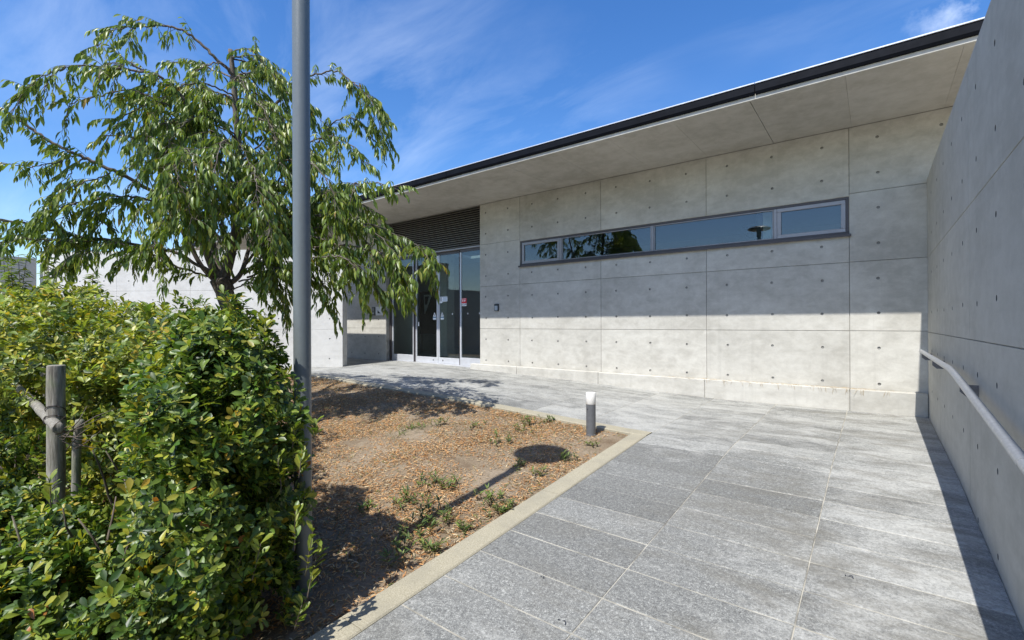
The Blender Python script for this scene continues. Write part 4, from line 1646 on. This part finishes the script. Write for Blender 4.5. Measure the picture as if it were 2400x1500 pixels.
HY = [((0.16, 0.215, 0.032), 4), ((0.28, 0.325, 0.044), 4), ((0.42, 0.405, 0.052), 2.5), ((0.07, 0.11, 0.02), 3), ((0.50, 0.38, 0.05), 0.4)]
blob(hn, (-2.74, 1.02, 0.76), (0.54, 0.36, 0.82), 3400, 0.046, 7, clear=post_clear)
blob(hn, (-2.46, 0.72, 0.50), (0.40, 0.34, 0.72), 1900, 0.045, 7, clear=post_clear)
blob(hn, (-2.46, 1.00, 0.22), (0.30, 0.24, 0.40), 650, 0.046, 7)
blob(hn, (-3.30, 1.18, 0.80), (0.60, 0.42, 0.80), 2000, 0.047, 7, clear=post_clear)
blob(hn, (-2.78, 0.34, 0.14), (0.44, 0.28, 0.42), 1200, 0.047, 7, clear=post_clear)
blob(hn, (-2.35, 0.40, 0.00), (0.34, 0.28, 0.34), 650, 0.045, 7)
blob(hn, (-4.60, 0.25, 0.62), (0.65, 0.34, 0.62), 1300, 0.048, 7, clear=post_clear)
blob(hn, (-3.25, 0.50, 0.16), (0.42, 0.26, 0.46), 1000, 0.047, 7, clear=post_clear)
blob(hn, (-4.05, 0.45, 0.22), (0.35, 0.30, 0.45), 700, 0.047, 7, clear=post_clear)
blob(hn, (-2.95, 0.16, 0.22), (0.40, 0.22, 0.40), 700, 0.047, 7)
blob(hn, (-3.70, 0.20, 0.20), (0.40, 0.30, 0.42), 700, 0.047, 7, clear=post_clear)
blob(hn, (-4.25, 1.15, 0.84), (0.75, 0.55, 0.80), 2000, 0.054, 6, tab=HY, clear=post_clear)
blob(hn, (-5.4, 0.9, 0.98), (0.95, 0.8, 0.78), 2200, 0.058, 6, tab=HY)
blob(hn, (-6.7, 1.0, 1.05), (1.1, 0.9, 0.80), 1800, 0.062, 6, tab=HY)
blob(hn, (-8.3, 1.1, 1.12), (1.2, 1.0, 0.85), 1400, 0.070, 5, tab=HY)
blob(hn, (-10.0, 1.2, 1.2), (1.3, 1.0, 0.85), 1000, 0.078, 5, tab=HY)
blob(hn, (-5.2, 1.8, 0.92), (0.8, 0.55, 0.75), 1000, 0.058, 6, tab=HY)
# upright young shoots
SH = [((0.20, 0.26, 0.035), 3), ((0.30, 0.32, 0.05), 2), ((0.12, 0.20, 0.03), 2)]


def shoot(p, d, ln, leaf, tab):
    p = Vector(p)
    d = Vector(d).normalized()
    pts_ = [p.copy()]
    for i in range(7):
        d = (d + rvec() * 0.08 + Vector((0, 0, 0.03))).normalized()
        p = p + d * ln / 7
        pts_.append(p.copy())
        for _ in range(2):
            s = d.cross(rvec()).normalized()
            ld = (d * 0.8 + s * 0.6).normalized()
            nn = d - ld * d.dot(ld)
            hn.add(p[:], ld[:], nn.normalized()[:], leaf * random.uniform(0.7, 1.1), pickc(tab))
    stems.add(pts_, list(np.linspace(0.003, 0.0015, len(pts_))), 4)


for (x_, y_, t_, ln) in ((660, 1120, 2.2, .16), (700, 1090, 2.2, .13), (690, 1260, 2.15, .2), (715, 1320, 2.15, .22), (720, 1370, 2.1, .2),
                         (545, 1330, 2.0, .2), (590, 1330, 2.0, .18), (690, 1445, 2.1, .12), (685, 1020, 2.25, .1), (735, 1000, 2.3, .09),
                         (500, 740, 2.6, .1), (350, 730, 2.8, .1), (120, 1160, 2.0, .14), (60, 1420, 1.9, .16), (620, 790, 2.4, .14)):
    shoot(pt(x_, y_ + 30, t_), Vector((random.uniform(-.2, .5), random.uniform(-.2, .3), 1)), ln, 0.06, SH)
# woody stems inside
for (x_, y_) in ((-2.72, 0.8), (-2.9, 1.05), (-3.3, 1.2), (-2.75, 0.45), (-3.05, 0.7), (-4.2, 1.2), (-4.5, .5), (-5.2, 1.0), (-3.75, 0.85), (-2.6, 0.9)):
    z_ = bed_h(x_, y_)
    b0 = Vector((x_, y_, z_ - 0.03))
    for q in range(4):
        pp, dd = b0.copy(), Vector((random.uniform(-.4, .4), random.uniform(-.4, .4), 1)).normalized()
        ps = [pp.copy()]
        for s in range(7):
            dd = (dd + rvec() * 0.22).normalized()
            pp = pp + dd * 0.11
            ps.append(pp.copy())
        stems.add(ps, list(np.linspace(0.014, 0.003, len(ps))), 6)
# pruned grey stub beside the fence post with dead twigs
stub = [pt(172, 1330, 2.7), pt(178, 1150, 2.7), pt(180, 1050, 2.68), pt(187, 985, 2.66)]
stb = Tubes()
stb.add(catmull(stub, 4), list(np.linspace(0.022, 0.020, 13)), 9)
stb.build('pruned_stub', 'weathered_log', hedge)
for q in range(16):
    s_ = pt(random.uniform(120, 180), random.uniform(1000, 1060), 2.58)
    e_ = s_ + Vector((random.uniform(-.05, .22), random.uniform(-.06, .2), random.uniform(-.08, .14)))
    stems.add([s_, s_.lerp(e_, .5) + rvec() * 0.02, e_], [0.003, 0.0025, 0.001], 4)
stems.build('stems', 'twig_bark', hedge)
hn.bake('foliage', 'hedge_leaf', hedge, singles=300)
print('hedge leaves', len(hn.P))

# ------------------------------------------------------------------ log fence
fp = pt(131, 1000, 2.75)
fz = bed_h(fp.x, fp.y)
fence = empty('log_fence', (fp.x, fp.y, fz), 'weathered round log fence post and rail half buried in the hedge', 'fence')


def log(name, a, b, r_, sides=18, seg=10):
    a, b = Vector(a), Vector(b)
    ps = [a.lerp(b, i / seg) + rvec() * 0.0025 for i in range(seg + 1)]
    ra = [r_ * (1 + 0.03 * mnoise.noise(Vector((i * .8, r_ * 50, 0)))) for i in range(seg + 1)]
    ps = [ps[0]] + ps + [ps[-1]]
    ra = [ra[0] * 0.88] + ra + [ra[-1] * 0.86]
    ps[0] = ps[0] - (b - a).normalized() * 0.004
    ps[-1] = ps[-1] + (b - a).normalized() * 0.004
    v_, f_ = sweep(ps, ra, sides)
    return smooth_by_angle(mk(name, v_, f_, 'weathered_log', fence), 50)


top = pt(131, 858, 2.75)
log('post', (fp.x, fp.y, fz - 0.2), top, 0.042)
ra_, rb_ = pt(137, 1003, 2.56), Vector((-6.3, 0.62, 0.98))
log('rail', rb_, ra_, 0.027, 14, 16)
p2_ = pt(108, 800, 4.9)
log('post', (p2_.x, p2_.y, bed_h(p2_.x, p2_.y) - .2), (p2_.x, p2_.y, p2_.z + .03), 0.04)
wt = Tubes()
wc = Vector((fp.x, fp.y, 0.985))
rc = ra_.lerp(rb_, 0.11)
loop = []
for i in range(25):
    a = 2 * math.pi * i / 24
    loop.append(Vector((wc.x + 0.046 * math.cos(a), wc.y + 0.046 * math.sin(a), 1.0 + 0.035 * math.cos(a + .5))))
wt.add(loop, [0.0025] * 25, 5)
loop2 = [q_ + Vector((0, 0, -0.055)) for q_ in loop]
wt.add(loop2, [0.0025] * 25, 5)
ax = (rb_ - ra_).normalized()
s1 = ax.cross(Vector((0, 0, 1))).normalized()
s2 = s1.cross(ax)
wt.add([rc + (s1 * math.cos(2 * math.pi * i / 20) + s2 * math.sin(2 * math.pi * i / 20)) * 0.030 + ax * 0.01 * math.sin(i) for i in range(21)], [0.0025] * 21, 5)
wt.build('tie_wire', 'wire', fence)

# ------------------------------------------------------------------ saplings at the far left


def sapling(px_, t_, top_y, label, n):
    b = pt(px_, 780, t_)
    zb = bed_h(max(-17.5, b.x), max(-3.8, b.y))
    sp_ = empty('sapling', (b.x, b.y, zb), label, 'sapling', 'saplings behind the hedge')
    tv = Tubes()
    lv = Leaves(4, [0.02, 0.17, 0.14, 0.0], 0.35, 0.2)
    for q in range(n):
        e = pt(px_ + random.uniform(-35, 35), top_y + random.uniform(0, 70), t_ + random.uniform(-.2, .2))
        s_ = Vector((b.x + random.uniform(-.1, .1), b.y + random.uniform(-.1, .1), zb - 0.03))
        ps = catmull([s_, s_.lerp(e, .5) + rvec() * .08, e], 8)
        tv.add(ps, list(np.linspace(0.012, 0.003, len(ps))), 5)
        for i in range(5, len(ps) - 1):
            for _ in range(9):
                pos = ps[i].lerp(ps[i + 1], random.random())
                a = random.uniform(0, 6.28)
                ld = Vector((math.cos(a), math.sin(a), random.uniform(-.5, .35))).normalized()
                nn = Vector((0, 0, 1)) + rvec() * .4
                lv.add(pos[:], ld[:], nn.normalized()[:], 0.125 * random.uniform(.7, 1.15), pickc(CH))
    tv.build('stem', 'twig_bark', sp_)
    lv.bake('foliage', 'cherry_leaf', sp_)


sapling(118, 7.6, 560, 'slim leafy sapling rising against the white garden wall', 4)
sapling(40, 7.0, 570, 'bushy sapling in front of the shaded grey wall', 6)
sapling(200, 7.4, 620, 'low leafy sapling between the hedge and the white wall', 4)

# ------------------------------------------------------------------ dry clippings and weeds on the bed
SC = [((0.60, 0.40, 0.21), 4), ((0.57, 0.31, 0.13), 6), ((0.42, 0.20, 0.08), 4), ((0.58, 0.47, 0.30), 3), ((0.20, 0.12, 0.06), 2), ((0.16, 0.18, 0.05), 0.8)]
st_l = Leaves(3, [0.04, 0.11, 0.02], 0.3, 0.35)
cnt = 0
while cnt < 125000:
    x_ = random.uniform(-9.5, -2.11)
    y_ = random.uniform(0.2, 4.81)
    dens = 0.66 + 1.05 * mnoise.noise(Vector((x_ * 1.1, y_ * 1.1, 7.3))) + 0.7 * mnoise.noise(Vector((x_ * 3.6, y_ * 3.6, 2.3)))
    if x_ < -5.5:
        dens *= 0.7
    if random.random() > dens:
        continue
    a = random.uniform(0, 6.28)
    up = random.uniform(-0.1, 0.75)
    st_l.add((x_, y_, bed_h(x_, y_) + random.uniform(0.001, 0.012)), (math.cos(a), math.sin(a), up),
             (random.uniform(-.6, .6), random.uniform(-.6, .6), 1.0), random.uniform(0.010, 0.040), pickc(SC))
    cnt += 1
cl = st_l.bake('dry_clippings', 'straw', None)
tag(cl, 'orange brown dry leaf clippings scattered over the planting bed', 'clippings', kind='stuff')

GW = [((0.12, 0.18, 0.04), 4), ((0.19, 0.25, 0.06), 3), ((0.20, 0.20, 0.08), 1.5), ((0.05, 0.085, 0.025), 2)]


def weed(px_, py_, size, n, label=None, grassy=False):
    q = foot(px_, py_)
    if q.x > -2.12 or q.y > 4.80:
        return
    z_ = bed_h(q.x, q.y)
    w = empty('weed', (q.x, q.y, z_), label or 'low green weed tuft sprouting from the dry straw covered bed', 'weed', 'green weeds on the planting bed')
    lv = Leaves(4, [0.03, 0.12, 0.10, 0.0], 0.3, 0.12) if not grassy else Leaves(4, [0.03, 0.04, 0.03, 0.0], 0.2, 0.3)
    tv = Tubes()
    for i in range(int(n * 1.35)):
        ox, oy = random.gauss(0, size * 0.55), random.gauss(0, size * 0.55)
        bx, by = min(-2.12, q.x + ox), min(4.8, q.y + oy)
        p_ = Vector((bx, by, bed_h(bx, by)))
        d = Vector((random.uniform(-.5, .5), random.uniform(-.5, .5), 1)).normalized()
        hgt = size * random.uniform(0.4, 1.05)
        if not grassy:
            tv.add([p_ - d * .01, p_ + d * hgt], [0.0016, 0.001], 4)
        for s in range(6 if not grassy else 5):
            a = random.uniform(0, 6.28)
            pos = p_ + d * hgt * (random.uniform(0.25, 1) if not grassy else 0)
            ld = Vector((math.cos(a), math.sin(a), random.uniform(0.2, 1.1) if not grassy else random.uniform(.6, 2))).normalized()
            nn = Vector((-math.cos(a) * .4, -math.sin(a) * .4, 1))
            lv.add(pos[:], ld[:], nn.normalized()[:], (0.054 if not grassy else 0.09) * random.uniform(.6, 1.2), pickc(GW))
    if not grassy:
        tv.build('stems', 'weed_leaf', w)['kind'] = 'stuff'
    lv.bake('leaves', 'weed_leaf', w)


WEEDS = [
    (1035, 995, .10, 7, 'single upright weed on bare soil at the far middle of the bed'),
    (1245, 988, .13, 9, 'wide weed tuft at the kerb behind the bollard light'),
    (1180, 1030, .12, 8, 'weed patch between the far kerb and the lamp head shadow'),
    (1220, 1003, .09, 6, 'small weed just left of the wide tuft by the far kerb'),
    (1290, 985, .08, 5, 'small weed by the far kerb nearest the bollard light'),
    (1330, 1075, .10, 8, 'weed at the right edge of the lamp head shadow by the kerb'),
    (1150, 1175, .12, 12, 'leafy weed clump against the kerb right of the pole shadow'),
    (1180, 1195, .09, 8, 'smaller weed joined to the clump along the kerb'),
    (1020, 1210, .12, 12, 'leafy weed clump crossing the lamp post shadow'),
    (985, 1245, .11, 9, 'weed clump in the lamp post shadow nearest the camera'),
    (1060, 1140, .11, 8, 'pale weed above the pole shadow in the middle of the bed'),
    (1010, 1130, .11, 8, 'thin weed patch left of the pale weed'),
    (960, 1180, .12, 9, 'scattered weed seedlings left of the pole shadow'),
    (1090, 1235, .07, 5, 'tiny weed beside the kerb below the leafy clump'),
    (935, 1290, .10, 7, 'weed at the edge of the hedge shadow'),
    (1000, 1290, .08, 6, 'weed near the kerb beside the hedge shadow'),
    (945, 1010, .13, 8, 'grassy green patch at the left of the dry bed'),
    (980, 1000, .10, 6, 'faint grassy patch right of the left green patch'),
    (870, 1190, .08, 5, 'small weed in straw left of the seedlings'),
    (1110, 1000, .08, 5, 'small weed between the upright weed and the far patch'),
    (1390, 1040, .05, 4, 'tiny weed at the foot of the bollard light'),
    (1260, 1110, .06, 4, 'tiny weed near the kerb below the lamp head shadow'),
    (1215, 1090, .07, 5, 'small weed in the pole shadow just below the lamp head'),
]
for i, (a, b, s, n, lb) in enumerate(WEEDS):
    weed(a, b, s, n, lb, grassy=(i in (16, 17)))
# sparse short grass blades
gl_l = Leaves(3, [0.03, 0.035, 0.0], 0.2, 0.3)
for i in range(9000):
    x_ = random.uniform(-9.5, -2.12)
    y_ = random.uniform(0.8, 4.8)
    if mnoise.noise(Vector((x_ * 0.9 + 11, y_ * 0.9, 1.3))) + 0.5 * mnoise.noise(Vector((x_ * 4, y_ * 4, 5))) < 0.12:
        continue
    a = random.uniform(0, 6.28)
    gl_l.add((x_, y_, bed_h(x_, y_)), (math.cos(a), math.sin(a), random.uniform(0.3, 1.6)), (-math.cos(a) * .5, -math.sin(a) * .5, 1),
             random.uniform(0.03, 0.075), random.choice([(0.13, 0.14, 0.05), (0.24, 0.21, 0.09), (0.40, 0.33, 0.17), (0.09, 0.11, 0.035)]))
o = gl_l.bake('sparse_grass', 'weed_leaf', None)
tag(o, 'sparse short half dry grass on the planting bed', 'grass', kind='stuff')

# straw caught on the plinth ledge
sl_ = Leaves(3, [0.02, 0.03, 0.01], 0.2, 0.5)
for i in range(340):
    c_ = random.choice((-1.85, -1.3, -0.95, -0.55, -0.35, -0.15, -2.3))
    x_ = min(0.3, c_ + random.gauss(0, 0.22))
    hang = random.random() < 0.12
    a = random.uniform(-0.5, 0.5) + (math.pi if random.random() < .5 else 0)
    if hang:
        d = (random.uniform(-.5, .5), -0.5, -random.uniform(.4, 1.4))
        p_ = (x_, WY - 0.127, 0.646)
    else:
        d = (math.cos(a), math.sin(a) * .6, random.uniform(-.05, .2))
        p_ = (x_, WY - random.uniform(0.02, 0.125), 0.646 + random.uniform(0, .010))
    sl_.add(p_, d, (random.uniform(-.5, .5), -0.6, 1), random.uniform(0.03, 0.085), random.choice([(0.42, 0.32, 0.21), (0.33, 0.24, 0.16), (0.50, 0.42, 0.31)]))
o = sl_.bake('dry_straw', 'straw', None)
tag(o, 'wisps of dry straw lying along the plinth ledge', 'straw', kind='stuff')

# curled dead twigs on the paving
for (px_, py_, ln, lb) in ((1990, 1355, 0.05, 'small curled dead twig on pale slabs near the right wall'), (1315, 1462, 0.06, 'thin bent dead twig on the grey slabs at the bottom edge'),
                           (1270, 1356, 0.03, 'tiny dark leaf scrap on the grey slabs')):
    q = foot(px_, py_)
    ps = []
    for i in range(9):
        a = i / 8 * 3.6
        dx_, dy_ = ln * 0.35 * math.cos(a), ln * 0.28 * math.sin(a) + ln * .2 * (i / 8)
        ps.append(Vector((q.x + dx_, q.y + dy_, gz(q.x + dx_, q.y + dy_) + 0.004 + 0.006 * math.sin(i))))
    tv = Tubes()
    tv.add(ps, [0.002] * 9, 5)
    o = ground_origin(tv.build('twig', 'ink_dark', None))
    tag(o, lb, 'twig', 'debris on the paving')
